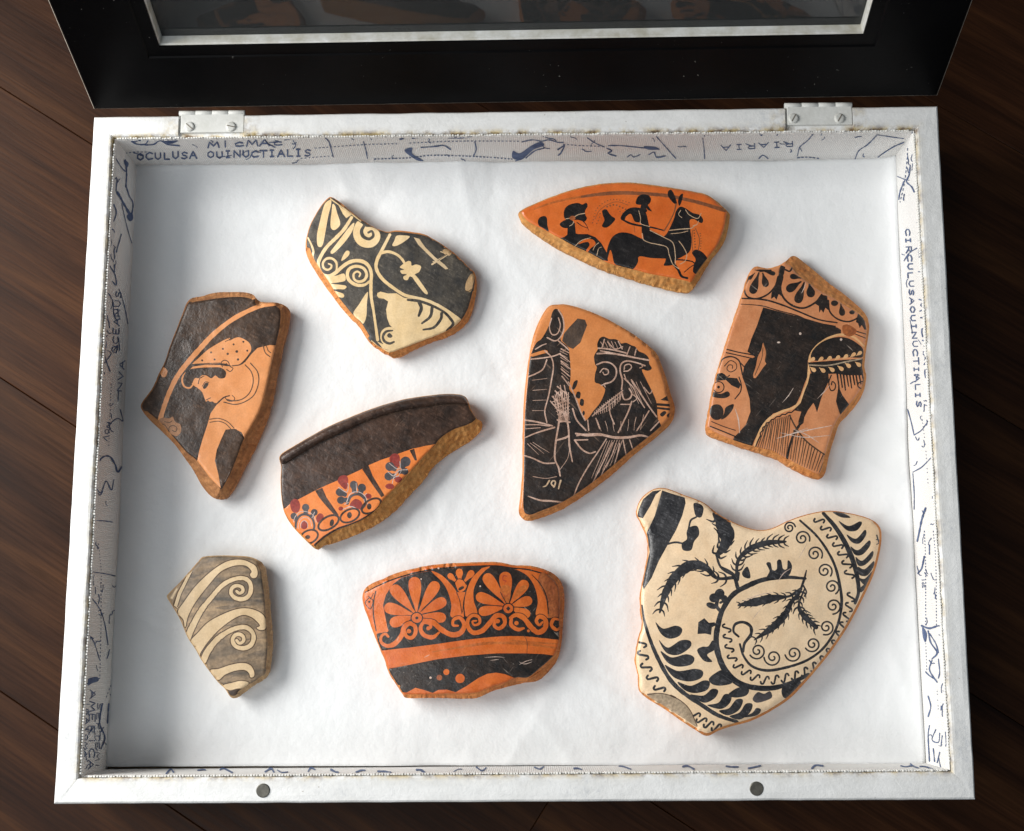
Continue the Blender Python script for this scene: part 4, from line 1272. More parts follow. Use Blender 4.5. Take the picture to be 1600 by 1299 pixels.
# ------------------------------------------------------------------ 6: dark rim sherd
S6_lip = catmull("72,512 100,480 180,432 300,362 420,297 560,237 700,182 840,137 960,107 1100,87 1220,74 1320,77 1365,97 1388,132 1372,142 1250,141 1100,157 900,192 700,252 500,342 350,412 200,502 96,556 78,540", True)
sherd('rim_potsherd', 'dark brown rim potsherd with a raised lip and orange palmette panels',
      (420, 600), 4.444,
      "73,510 98,478 180,428 300,358 420,293 560,233 700,178 840,133 960,103 1100,83 1220,70 1320,73 1367,93 1388,130 1404,180 1442,240 1474,260 1484,290 1464,332 1404,392 1324,442 1224,504 1134,584 1064,684 984,764 904,854 824,924 724,989 624,1039 524,1079 424,1114 374,1122 335,1150 288,1117 217,1047 167,992 127,932 102,872 87,780 82,680 85,580 77,540",
      "79,513 102,484 182,434 302,364 422,299 560,240 700,185 840,140 960,110 1100,90 1220,77 1318,80 1361,98 1380,132 1398,182 1436,240 1380,283 1280,318 1190,378 1150,428 1080,498 1010,578 950,638 880,718 800,798 740,878 660,938 560,983 470,1018 390,1068 340,1108 320,1126 292,1103 224,1038 174,984 134,926 109,868 94,780 89,680 91,580 83,540",
      [
          ('rim_lip', 'black_rim', [S6_lip]),
          ('lip_shadow_line', 'black_brown', L([8, 10, 10, 8], "92,562 200,508 350,418 500,348 700,258 900,198 1100,163 1250,147 1370,148")),
          ('orange_panel', 'slip_vivid', P("100,872 150,832 240,784 320,742 400,704 480,670 560,632 630,600 700,562 780,528 850,505 930,474 1000,450 1080,432 1155,418 1080,500 1010,580 880,722 800,802 740,872 640,942 470,1017 390,1067 320,1132 220,1047 150,962")),
          ('dark_upright', 'black_rim', J(P("322,742 372,722 402,790 486,912 462,918 400,850 350,790"), P("648,592 690,560 722,640 804,775 782,788 720,700"), P("978,462 1010,450 1030,532 1014,532"))),
          ('red_petal', 'dark_red', J(C("148,832 172,800 204,808 219,850 202,892 164,887"), C("328,932 350,900 376,908 379,945 345,967"), D(245, 980, 26, 29), C("478,672 498,640 540,638 552,680 536,732 500,707"), D(692, 780, 22, 18), D(500, 866, 17, 14), C("562,842 598,800 642,818 648,862 600,872"), C("838,512 868,484 906,498 908,560 886,587 848,552"), D(900, 665, 26, 21), D(840, 712, 30, 20))),
          ('grey_petal', 'petal_grey', J(drop(258, 900, 256, 858, 26, .5), drop(298, 925, 316, 892, 24, .5), drop(196, 950, 174, 918, 24, .5), drop(540, 775, 492, 752, 28, .4), drop(596, 756, 590, 700, 28, .5), drop(634, 764, 646, 722, 30, .5), drop(548, 806, 500, 808, 27, .5), drop(918, 586, 950, 540, 36, .4), drop(886, 596, 840, 574, 32, .4), drop(880, 640, 832, 642, 30, .5), drop(900, 612, 946, 608, 24, .5),
                                        L([16, 18, 16], "186,1000 192,950 222,912 262,907 300,932 316,980 312,1012"), L([18, 20, 18], "546,832 570,782 620,766 660,790 672,830 642,872"))),
          ('pale_outline', 'pale_line', J(L(4, "172,960 182,925 215,890 262,888 305,910 330,960"), L(4, "204,1005 208,965 228,935 260,928 288,948 298,990"), L(4, "222,1000 224,968 246,950 268,968 270,1000"), L(4, "300,930 318,890"), L(4, "338,1000 350,960 385,930"),
                                         L(5, "540,822 566,764 620,750 668,780 686,832"), L(5, "484,720 540,752 552,712 548,690"), L(4, "610,748 606,690"), L(4, "662,778 680,760"), L(6, "516,872 570,852 622,872"), L(4, "640,872 664,840 660,800"), L(4, "524,838 552,824"),
                                         L(5, "838,552 888,590 912,580 910,540"), L(5, "828,612 868,640 908,602 962,596"), L(5, "858,692 868,652 902,640"), L(4, "900,640 920,600 912,575"), L(4, "870,640 886,612 905,600"))),
          ('egg_outline', 'black_rim', J(ring(415, 965, 78, 42, -30, 15), ring(563, 915, 70, 42, -25, 14), ring(712, 848, 74, 42, -32, 15), ring(280, 1062, 64, 44, -25, 14), L([18, 22, 18], "322,1118 390,1062 480,1010 600,968 700,912 790,838"))),
          ('egg_dot', 'black_rim', J(D(438, 965, 15, 25, 10), D(560, 912, 17, 22), D(697, 852, 16, 22), D(270, 1064, 18, 14))),
      ], 'black_rim', 'clay_ochre', h=.0135, bend=(-55, .004), lift=(60, -.001), seed=6, slope=.75, zadd=(S6_lip, .0028, .0035), rough=(.5, .3))

# ------------------------------------------------------------------ 7: small tan sherd with wave scrolls
s7a = scroll("262,742 300,652 370,522 450,420 530,330 610,282 690,267 742,290 760,342 746,400 702,430 642,424 606,388 612,346 650,326 690,340 696,370 670,386 648,370", [50, 46, 36, 34, 32, 32, 32, 28, 22], 8)
s7b = scroll("388,915 420,842 490,752 570,692 650,657 720,652 770,690 780,742 756,792 702,815 642,800 616,756 632,716 670,706 700,726 700,760 670,776 648,754", [48, 44, 38, 34, 32, 34, 32, 28, 22], 8)
S7_w1 = catmull("190,532 232,592 246,652 270,562 330,450 430,320 520,220 610,176 680,166 730,176 765,215 752,240 770,266 800,262 812,230 800,180 760,150 690,125 600,130 520,165 420,240 320,340 240,450", True)
S7_w2 = catmull("288,772 350,872 370,842 420,770 500,680 600,600 690,556 760,570 810,610 830,640 804,655 830,672 870,665 881,620 866,570 820,530 740,505 650,510 540,550 430,610 350,690", True)
S7_w3 = catmull("438,990 500,1062 560,1020 640,990 710,985 745,1010 754,1040 772,1042 786,1025 780,985 750,945 690,930 600,945 510,975", True)
S7_w4 = catmull("543,1106 590,1142 650,1130 700,1125 742,1085 680,1070 610,1085", True)
S7_s1 = pts("200,512 183,490 215,390 302,212 262,246 190,380 158,482")
S7_s2 = pts("130,425 148,430 190,350 176,348")
def outl(p, w):
    q = np.vstack([p, p[:2]])
    return [ribbon(q, np.full(len(q), float(w)))]
sherd('wave_potsherd', 'small tan potsherd with cream wave scrolls over a grey brown wash',
      (240, 850), 4.995,
      "383,103 480,92 620,92 750,102 832,138 868,190 880,260 895,360 906,480 920,640 926,780 916,900 896,1012 864,1054 782,1104 702,1164 640,1204 598,1193 556,1132 496,1072 426,982 376,912 326,822 266,732 216,612 156,502 106,421 117,388 198,308 278,218 348,138",
      "396,117 480,110 620,110 740,120 803,152 836,200 846,280 861,380 871,500 880,640 889,800 880,920 868,1003 836,1036 756,1086 676,1140 634,1180 606,1176 568,1122 504,1058 438,972 388,898 338,808 278,718 228,603 171,498 126,420 138,394 212,312 292,228 357,152",
      [
          ('grey_wash', 'wash_dark', J(C("270,250 330,225 400,205 480,180 420,215 350,250 300,268"), C("480,500 560,482 680,460 800,432 872,440 868,466 800,474 660,494 560,512"), C("560,640 640,610 700,580 760,590 700,600 620,640"), C("600,920 700,878 800,840 886,825 888,880 860,900 780,892 700,912"), L([4, 14, 8], "700,180 760,200 830,240"), L([5, 16, 10, 4], "660,760 760,740 880,735"), L([4, 10, 5], "560,1060 640,1030 720,1040"))),
          ('scroll_outline', 'line_brown', J(outl(S7_w1, 16), outl(S7_w2, 16), outl(S7_w3, 16), outl(S7_w4, 14), outl(S7_s1, 14), s7a[0], s7b[0], ring(628, 1156, 44, 24, -15, 8))),
          ('wave_scroll', 'slip_sand', [S7_w1]),
          ('coiled_scroll', 'slip_sand', s7a[1]),
          ('wave_scroll', 'slip_sand', [S7_w2]),
          ('coiled_scroll', 'slip_sand', s7b[1]),
          ('wave_scroll', 'slip_sand', [S7_w3]),
          ('wave_scroll', 'slip_sand', [S7_w4]),
          ('corner_stripe', 'slip_sand', [S7_s1, S7_s2]),
          ('dark_spot', 'ear_brown', D(628, 1156, 40, 20, -15)),
      ], 'wash', 'clay_tan', h=.0115, bend=(0, .004), seed=7, rough=(.5, .3))

# ------------------------------------------------------------------ 8: orange bowl sherd with palmettes
s8 = [scroll(p, w, 5) for p, w in (
    ("252,600 230,580 203,600 204,640 248,665 300,646 345,590 364,534 400,508 436,528 440,575 414,608 378,598 366,566", [16, 20, 30, 34, 34, 28, 26, 22]),
    ("604,572 560,604 502,590 476,546 496,503 534,508 548,534 526,548", [14, 30, 30, 26, 22, 16]),
    ("494,486 560,500 620,550 690,586 752,574 780,520 750,470 706,482 702,520 736,524", [24, 36, 36, 36, 34, 28, 22, 14]),
    ("864,490 836,494 850,520 886,505 880,465 840,452 806,482 806,532 842,572 902,560 952,510 1002,455 1050,462 1060,510 1020,544 986,520 1002,488", [12, 18, 22, 26, 32, 34, 34, 30, 24, 20]),
    ("1192,542 1150,550 1106,520 1106,474", [16, 28, 26, 22]),
    ("1098,470 1140,450 1192,470 1240,530 1290,570 1340,542 1342,482 1302,460 1280,490 1300,520 1322,500", [20, 34, 36, 36, 34, 30, 24, 14]),
    ("1446,484 1402,478 1385,520 1420,552 1450,532", [14, 24, 24, 14]))]
s8_out = J(*[a for a, b in s8]); s8_in = J(*[b for a, b in s8])
pal_a = [(435, 228, 44), (303, 278, 42), (572, 253, 40), (262, 402, 40), (620, 362, 38), (298, 500, 38), (618, 468, 36)]
pal_b = [(1065, 192, 44), (945, 198, 40), (1192, 242, 38), (895, 326, 37), (1218, 352, 35), (912, 424, 34), (1208, 442, 32)]
sherd('palmette_potsherd', 'wide glossy orange potsherd with two fan palmettes above a black band',
      (550, 860), 4.444,
      "72,330 87,273 128,237 218,197 330,152 450,122 600,97 800,85 1000,82 1120,102 1232,107 1324,128 1406,168 1458,230 1474,300 1474,400 1464,520 1458,620 1438,722 1406,794 1344,864 1284,909 1182,924 1080,950 980,976 880,1022 780,1032 650,1027 500,1027 378,1027 346,993 306,933 256,853 226,763 196,692 156,592 116,482 86,402",
      "86,330 102,292 142,262 222,224 330,182 450,149 600,124 800,110 1000,105 1120,122 1220,130 1308,148 1380,188 1426,242 1440,300 1442,400 1438,520 1432,620 1418,696 1390,742 1296,826 1220,882 1140,884 1060,922 980,944 880,984 780,994 650,995 500,999 388,999 363,981 323,918 274,838 244,758 214,688 174,588 134,478 103,400",
      [
          ('top_line', 'black_slip', L([8, 12, 12, 12, 10], "92,292 150,262 240,220 340,184 460,152 600,128 800,114 1000,110 1120,126 1220,134 1320,160")),
          ('black_ground', 'black_slip', P("215,380 235,310 285,235 345,190 460,158 600,132 700,126 860,116 960,112 1060,118 1150,138 1230,170 1290,240 1325,330 1345,450 1440,470 1440,615 1360,600 1200,588 1060,592 900,602 760,626 600,650 400,676 200,695 180,640 170,580 250,560")),
          ('right_wear', 'rust', P("1330,150 1390,190 1430,250 1442,330 1442,470 1360,470 1352,380 1325,290 1290,220 1300,170")),
          ('bright_arch', 'slip_flame', J(C("163,572 150,450 165,340 212,262 320,196 258,250 217,330 205,420 224,500 252,562 190,574"), C("552,146 620,172 682,230 727,290 762,370 778,462 688,462 690,380 666,290 625,220"), C("958,113 886,133 830,200 794,290 779,380 790,458 868,442 846,350 846,270 882,190 924,142"), C("1146,132 1222,150 1292,230 1342,330 1358,430 1352,474 1278,452 1290,360 1270,260 1220,180"))),
          ('arch_line', 'black_slip', J(L([8, 9, 8], "165,285 150,360 149,450 168,560"), L([6, 8, 8], "640,160 700,225 744,290 772,370 782,462"), L([6, 8, 8], "900,122 832,190 792,280 776,380 784,458"), L([5, 8, 8], "1250,170 1312,240 1352,330 1364,440"), L(6, "120,330 92,365 128,408 146,352 120,330"), D(120, 358, 8), L(5, "112,318 132,330 150,300"))),
          ('palmette', 'slip_flame', J(*[drop(450, 452, x, y, r, .12) for x, y, r in pal_a])),
          ('palmette', 'slip_flame', J(*[drop(1085, 392, x, y, r, .12) for x, y, r in pal_b])),
          ('red_tint', 'rust_band', J(C("1030,262 1066,240 1100,262 1098,330 1078,368 1040,330"), C("1150,270 1200,240 1215,262 1160,310 1120,340"))),
          ('red_mark', 'red_ink', J(L(8, "1076,180 1052,178 1048,205 1070,214"), L(4, "1060,235 1066,215"), L(5, "728,300 748,340 756,362"), L(4, "1040,300 1066,320 1092,300"))),
          ('bud_between', 'slip_flame', J(drop(750, 218, 745, 152, 25, .3), drop(728, 222, 682, 178, 20, .3), drop(782, 216, 828, 160, 23, .3), C("718,216 756,200 796,236 782,276 746,290 724,250"), P("726,292 790,290 776,350 766,442 752,350"))),
          ('bud_line', 'black_slip', J(L(6, "716,222 736,200 770,206 794,238"), C("742,262 770,248 778,262 756,276 740,278"), L(5, "726,290 748,350 764,440"), L(5, "792,284 776,350 768,430"))),
          ('petal_line', 'black_slip', J(L(5, "448,440 400,340"), L(5, "452,440 478,330"), L(5, "1078,380 1030,290"), L(5, "1092,380 1110,300"))),
          ('scroll_outline', 'black_slip', s8_out),
          ('scroll', 'slip_flame', s8_in),
          ('palmette_heart', 'slip_flame', J(D(450, 470, 38), D(1085, 405, 36))),
          ('heart_line', 'black_slip', J(ring(450, 470, 40, 38, 0, 8), ring(1085, 405, 38, 36, 0, 8), D(450, 470, 11), P("1085,388 1100,405 1085,422 1070,405"), D(400, 560, 9, 9), D(530, 540, 8))),
          ('scroll_eye', 'slip_flame', J(D(395, 562, 16), D(530, 542, 14), D(1012, 492, 15), D(1142, 506, 15), D(1225, 560, 10))),
          ('ground_line', 'black_slip', L([12, 16, 16, 16, 14], "203,692 350,672 500,650 700,626 900,602 1050,590 1200,590 1350,606 1440,616")),
          ('darker_band', 'rust_band', J(L([8, 18, 20, 14], "560,706 760,672 960,645 1200,650 1420,680"), L([8, 14, 10], "1100,625 1250,640 1420,650"))),  # darker orange stripes along the plain orange band
          ('hairline_crack', 'line_brown', L([3, 4, 3], "1195,592 1216,640 1214,722")),
          ('black_band', 'black_slip', P("248,826 400,795 600,756 800,731 1000,716 1200,716 1330,721 1425,736 1330,822 1222,892 1180,905 1140,890 1060,860 1000,850 940,858 880,886 800,940 720,986 660,968 600,970 560,991 500,970 440,955 380,988 345,986 296,900")),
          ('orange_dot', 'slip_flame', J(D(750, 890, 32), D(655, 846, 21))),
          ('dull_dot', 'rust', D(606, 884, 20)),
          ('scratch', 'scratch_white', J(L([1, 5, 2], "1160,795 1210,770 1250,760"), L([1, 5, 2], "1160,775 1200,790 1250,775"), L([1, 4, 1], "920,745 1000,740 1060,745"), L([1, 4, 1], "960,765 1020,758"), L([1, 5, 1], "310,632 325,600"), L([1, 4, 1], "500,745 540,725"), D(480, 200, 5), D(600, 125, 7), D(890, 250, 6), D(545, 885, 8))),
      ], 'slip_flame', 'clay_red', h=.013, bend=(-5, .0055), seed=8, slope=.9, rough=(1.2, .7))

# ------------------------------------------------------------------ 9: large buff sherd
s9_sp = J(*[SP(x, y, r, 6, a, -1.6, 8) for x, y, r, a in ((645, 838, 40, 150), (718, 868, 42, 180), (815, 850, 40, 170), (905, 806, 38, 150), (970, 726, 37, 110), (1002, 626, 38, 90), (996, 536, 37, 60), (962, 460, 37, 40), (915, 380, 38, 30), (856, 306, 37, 20), (796, 256, 28, -10))])
sherd('large_vine_potsherd', 'largest potsherd, cream with black ferns, running spirals and tongues, two horned outline',
      (970, 740), 3.0205,
      "73,185 93,123 150,76 210,70 300,103 390,138 470,198 560,243 640,266 710,260 790,223 880,193 980,176 1080,188 1172,213 1219,248 1230,300 1220,380 1195,472 1155,563 1115,643 1065,733 1005,823 935,913 865,993 795,1064 703,1124 613,1169 522,1194 462,1214 405,1239 348,1208 278,1163 208,1113 127,1063 87,1022 82,960 67,880 82,780 100,720 92,640 92,560 112,460 127,380 122,300 92,230",
      "82,186 101,131 153,86 210,80 300,113 388,148 466,207 556,252 640,276 712,270 794,233 882,203 980,187 1078,199 1166,222 1208,254 1218,302 1207,378 1182,467 1142,556 1102,636 1052,726 992,816 922,905 853,983 785,1052 697,1111 608,1155 518,1180 458,1200 405,1222 352,1194 284,1150 214,1100 134,1052 97,1016 93,960 80,880 94,784 110,722 104,640 104,562 123,462 138,380 132,298 104,232",
      [
          ('black_corner', 'black_ink', J(P("84,170 105,122 150,84 192,78 165,100 140,152 104,212 78,204"), P("195,80 250,98 302,114 306,140 290,200 260,270 220,340 180,412 146,492 108,548 100,520 120,440 136,370 122,280 160,200"))),
          ('vine_leaf', 'black_ink', J(C("345,140 376,145 391,165 380,206 355,202 345,170"), L(9, "356,206 330,222 320,262"), C("322,255 360,248 370,288 346,322 332,362 294,362 288,330 312,310 310,280"), L([10, 9], "222,332 260,325 298,332"))),
          ('fern', 'black_ink', J(fern("440,192 478,236 500,290 490,340 455,385", [18, 70, 74, 50, 18], 58, 7, bw=12, lean=-.35), L(11, "450,380 466,432 492,460 545,486"))),
          ('fern', 'black_ink', fern("545,480 556,408 612,355 690,328 778,322", [14, 18, 28, 28, 10], 46, 12, bw=9)),
          ('fern', 'black_ink', fern("530,492 455,494 402,446 335,432 262,482 212,562 184,656", [16, 16, 38, 48, 44, 32, 9], 50, 13, bw=9.5)),
          ('stem_joint', 'black_ink', J(L([12, 18, 20], "470,440 530,478 552,540"), C("572,468 598,440 612,492 582,490"), L([22, 14], "548,500 556,470"))),
          ('great_arc', 'black_ink', J(L([12, 20, 24, 24, 26, 28, 30, 26, 22, 18], "872,496 780,490 680,500 600,530 530,572 482,640 460,710 450,790 465,870 500,940 560,992 640,1012 720,1012 800,990 885,950"), L([6, 12, 12], "876,458 866,498 850,545"))),
          ('crown_mark', 'black_ink', C("686,424 706,420 716,456 736,452 738,412 756,408 766,450 784,450 788,410 802,420 808,446 790,484 740,492 690,492 702,460")),
          ('bud', 'black_ink', J(D(466, 570, 24, 26), D(440, 588, 22), D(488, 590, 16), D(428, 624, 26, 14, 20), L([16, 18, 16], "462,580 452,624 472,652"), L(12, "470,610 500,596"))),
          ('bud', 'black_ink', J(P("366,702 394,683 416,705 442,702 452,716 430,726 426,762 398,756 362,758"))),
          ('bud', 'black_ink', J(C("360,836 384,818 412,816 434,788 444,830 408,856 432,888 392,884"))),
          ('bud', 'black_ink', C("416,968 456,936 480,930 512,960 524,990 470,1002 430,994")),
          ('bud', 'black_ink', C("506,1044 556,1010 604,1018 592,1048 540,1058")),
          ('bud', 'petal_grey', C("622,1064 646,1032 676,1040 704,1028 714,1056 680,1074 640,1082")),
          ('bud', 'black_ink', C("764,1010 830,980 854,990 832,1032 790,1062 764,1052")),
          ('leaf_spray', 'black_ink', J(fern("850,545 800,578 720,588 640,606 556,622", [8, 12, 40, 42, 10], 32, 10, bw=8), L([8, 12], "850,540 800,578"))),
          ('leaf_spray', 'black_ink', J(fern("846,560 806,606 776,664 720,724 630,786", [12, 22, 38, 30, 5], 36, 10, bw=8), L([16, 20], "850,545 826,590"))),
          ('leaf_spray', 'black_ink', J(fern("866,548 840,622 862,668 922,726", [8, 10, 30, 20], 40, 9, bw=9), L(8, "862,530 876,560 866,580"))),
          ('running_scroll', 'black_ink', J(srun("498,706 506,790 530,880 590,938 670,975 760,968 850,945 930,900 990,835 1040,745 1072,650 1090,560", 21, 50, 9.5), srun("1084,500 1064,420 1030,350 990,290 955,245 920,205", 7, 54, 9.5))),
          ('inner_arc', 'black_ink', J(L([10, 14, 12, 12, 14, 12, 10], "562,806 580,862 620,910 690,930 780,916 870,886 940,840 990,780 1025,710 1042,620 1036,540 1012,440 972,360 920,290 846,222"), L([10, 14, 16, 12], "556,770 532,746 540,712 578,702 612,722 614,760 584,802 578,840"))),
          ('spiral', 'black_ink', s9_sp),
          ('outer_arc', 'black_ink', L([16, 22, 24, 20, 14], "956,188 1010,250 1060,330 1095,410 1116,490 1122,560 1106,612")),
          ('tongue', 'black_ink', J(C("1000,182 1050,188 1084,208 1040,207"), C("1028,224 1076,248 1128,226 1138,238 1112,270 1066,268"), C("1066,288 1110,308 1152,266 1158,290 1127,330 1090,324"), C("1084,344 1120,362 1172,316 1177,340 1142,382 1105,384"))),
          ('tongue', 'black_ink', J(C("1108,394 1140,412 1188,366 1188,395 1152,432 1120,434"), C("1118,440 1150,452 1194,414 1192,442 1162,482 1125,478"), C("1120,490 1150,498 1188,460 1182,490 1152,527"), C("1130,540 1162,518 1152,546 1132,562"), L(7, "1208,292 1216,318 1224,345"), L(5, "1206,312 1226,316"), L(5, "1208,335 1224,326"))),
          ('lower_arc', 'black_ink', L([8, 16, 20, 20, 20, 16], "100,622 112,700 140,790 180,882 232,972 292,1032 380,1092 460,1142 548,1172")),
          ('tongue', 'black_ink', J(C("164,702 200,732 260,718 290,735 276,767 230,780 190,757"), C("180,786 222,822 282,788 327,790 328,820 272,856 215,846"), C("188,838 240,868 310,853 347,870 332,902 270,912 220,892"), C("208,904 270,932 350,922 388,935 377,967 320,982 250,962"))),
          ('tongue', 'black_ink', J(C("268,984 330,1002 390,977 420,985 407,1022 350,1037 300,1022"), C("328,1044 390,1048 430,1017 460,1025 442,1062 390,1082"), C("408,1094 460,1082 490,1042 522,1050 512,1087 470,1112"), C("463,1120 510,1108 545,1067 577,1070 557,1117 505,1142"), C("513,1146 560,1128 590,1087 622,1090 607,1132 560,1162"), C("573,1152 620,1130 640,1107 662,1115 642,1142"))),
          ('wave_mark', 'black_ink', J(srun("92,770 104,850 122,920 165,990 200,1040", 5, 60, 11), srun("335,1128 400,1178 470,1206", 4, 54, 10))),
          ('chipped_corner', 'tan_patch', C("124,1046 150,1036 205,1040 265,1062 322,1112 362,1196 290,1152 200,1097")),
          ('chip_edge', 'line_brown', J(L(4, "126,1044 190,1038 262,1060 322,1110 360,1190"), L(8, "236,1048 258,1058"))),
          ('thin_scratch', 'scratch_white', J(L([1, 4, 1], "560,610 650,575 720,560"), L([1, 4, 2], "740,510 770,470 800,450"), L([1, 3, 1], "840,400 880,330"), L([1, 3, 1], "620,690 660,640"))),
      ], 'slip_buff', 'clay_orange', h=.0155, bend=(35, .0065), seed=9, slope=1.3, rough=(.5, .3), edge=(.0026, .0013))


# ------------------------------------------------------------------ white paper under the sherds
INF = INN.copy()
nx, ny = 230, 180
px0, px1 = INN[3][0] + .0006, INN[1][0] - .0010
py0, py1 = INN[2][1] + .0003, INN[0][1] - .0006
gx = np.linspace(px0, px1, nx); gy = np.linspace(py0, py1, ny)
GX, GY = np.meshgrid(gx, gy)
zz = .00030 * fbm(GX * 14 + 3, GY * 14, 3)
rp = random.Random(12)
for _ in range(110):                       # soft creases of paper that was once folded and crumpled
    cx, cy = rp.uniform(px0, px1), rp.uniform(py0, py1)
    a = rp.uniform(0, math.pi); ln = rp.uniform(.015, .05); amp = rp.uniform(-.0007, .0009)
    u = (GX - cx) * math.cos(a) + (GY - cy) * math.sin(a); v = -(GX - cx) * math.sin(a) + (GY - cy) * math.cos(a)
    zz += amp * np.exp(-(u / ln) ** 2) * np.exp(-np.sqrt(v * v + 4e-7) / .0035)
ed = np.minimum(np.minimum(GX - px0, px1 - GX), np.minimum(GY - py0, py1 - GY))
lift_e = .0016 * np.exp(-ed / .004) * (1 + .8 * fbm(GX * 30, GY * 30 + 5, 2))
lift_e += .004 * np.exp(-(px1 - GX) / .003) * np.clip((GY - .02) / .12, 0, 1)      # the right edge stands up towards the back
zz = zz - .0003 + np.maximum(lift_e, 0)
VV = np.stack([GX.ravel(), GY.ravel(), (Z_PAPER + zz).ravel()], 1)
FF = [[j * nx + i, j * nx + i + 1, (j + 1) * nx + i + 1, (j + 1) * nx + i] for j in range(ny - 1) for i in range(nx - 1)]
cen = np.array([0, 0, Z_PAPER - .0012])
paper = mesh('paper_sheet', VV, FF, M['paper'], None, True, None, cen)
paper.location = cen
sol = paper.modifiers.new('thickness', 'SOLIDIFY'); sol.thickness = .0004; sol.offset = -1
tag(paper, 'white crumpled paper sheet lining the bottom of the box', 'paper sheet')

# ------------------------------------------------------------------ map print on the lining
GLY = {'A': ["0,0 .45,1 .9,0", ".2,.38 .7,.38"], 'C': [".9,.85 .5,1 .1,.75 .05,.35 .35,.02 .9,.15"], 'E': [".8,1 .1,1 .1,0 .8,0", ".1,.52 .65,.52"],
       'I': [".4,0 .4,1", ".2,1 .6,1", ".2,0 .6,0"], 'i': [".4,0 .4,.62", ".4,.85 .4,.95"], 'c': [".8,.55 .5,.65 .15,.45 .2,.1 .5,0 .85,.12"], 'L': [".15,1 .15,0 .8,0"], 'M': ["0,0 .15,1 .5,.25 .85,1 1,0"],
       'N': [".05,0 .05,1 .85,0 .85,1"], 'O': [".45,1 .1,.75 .08,.3 .45,0 .82,.3 .82,.72 .45,1"], 'Q': [".45,1 .1,.75 .08,.3 .45,0 .82,.3 .82,.72 .45,1", ".5,.25 .95,-.15"],
       'R': [".12,0 .12,1 .6,1 .75,.75 .6,.5 .12,.48", ".42,.46 .92,-.05"], 'S': [".8,.85 .45,1 .15,.8 .3,.55 .65,.45 .8,.2 .45,0 .1,.12"], 'T': [".45,0 .45,1", "0,1 .9,1"], 'U': [".1,1 .1,.3 .45,0 .8,.3 .8,1"],
       'P': [".15,0 .15,1 .65,1 .8,.75 .6,.5 .15,.5"], 'V': ["0,1 .42,0 .85,1"], 'Z': [".05,1 .8,1 .05,0 .85,0"], '.': [".3,0 .35,.08"], ' ': [], '(': [".6,1.1 .3,.5 .6,-.1"], 'D': [".12,0 .12,1 .55,1 .85,.6 .8,.3 .5,0 .12,0"], '2': [".1,.8 .4,1 .7,.8 .6,.5 .1,0 .8,0"]}


def text(s, p0, p1, hgt, w, bow=0):
    """hand lettered line from p0 to p1 (photo pixels); letters stand to the left of the reading direction"""
    p0 = np.array(p0, float); p1 = np.array(p1, float)
    d = p1 - p0; Ln = np.linalg.norm(d); d /= Ln
    up = np.array([d[1], -d[0]])
    adv = Ln / len(s)
    rr = random.Random(len(s) * 13 + int(p0[0]))
    sh = []
    for i, ch in enumerate(s):
        o = p0 + d * adv * i + up * (rr.uniform(-.05, .05) * hgt + bow * math.sin(math.pi * i / len(s)))
        sc_ = rr.uniform(.92, 1.08)
        for st_ in GLY.get(ch, []):
            q = pts(st_)
            q = o + d * (q[:, :1] * adv * .86) + up * (q[:, 1:] * hgt * sc_)
            c = []
            for a, b in zip(q[:-1], q[1:]):
                n = max(1, int(np.linalg.norm(b - a) / 2.5))
                c += [a + (b - a) * k / n for k in range(n)]
            c.append(q[-1]); c = np.array(c)
            if len(c) < 2:
                continue
            sh.append(ribbon(c, np.full(len(c), w * rr.uniform(.85, 1.15))))
    return sh


def dash(s, w, on=3.0, offl=3.0):
    c = catmull(s, False, .8)
    d = np.r_[0, np.cumsum(np.linalg.norm(np.diff(c, axis=0), axis=1))]
    sh = []; t = 0
    while t < d[-1]:
        k = (d >= t) & (d <= t + on)
        if k.sum() >= 2:
            sh.append(ribbon(c[k], np.full(k.sum(), float(w))))
        t += on + offl
    return sh


def K(w, s):
    c = catmull(s, False, 2.0)
    ww = np.full(len(c), float(w)) * (1 + .35 * vnoise(np.arange(len(c)) * .6 + c[0, 0], c[0, 1]))
    return [ribbon(c, ww)]


def blot(s):
    return [catmull(s, True, 2.0)]


def print_on(which, name, shapes):
    o, a, side, inn = LIN[which]
    n = np.array([inn[0], inn[1], 0.0])
    Pp = np.array([*(a + inn * (LT + .0002)), 0.0])
    Vp, tris = triangulate(shapes, np.zeros((0, 2)))
    tris = np.array(tris)
    c = Vp[tris].mean(1)
    keep = np.zeros(len(tris), bool)
    for s in shapes:
        keep |= inside(s, c)
    W = at_plane(Vp, Pp, n)
    zc = W[tris][:, :, 2].mean(1)
    keep &= (zc < -.0026) & (zc > -.0388)
    f = tris[keep]
    small = []
    comps = [(c, np.ptp(Vp[f[c]].reshape(-1, 2), axis=0).max()) for c in pieces(f)] if len(f) else []
    rest = [c for c, e in comps if e < 6]
    for grp in [[c] for c, e in comps if e >= 6] + ([rest] if rest else []):
        ff = f[np.concatenate(grp)]
        u, inv = np.unique(ff, return_inverse=True)
        pr = mesh(name, W[u], inv.reshape(-1, 3), M['navy'])
        pr.parent = o
        if len(grp) > 1:
            pr['kind'] = 'stuff'


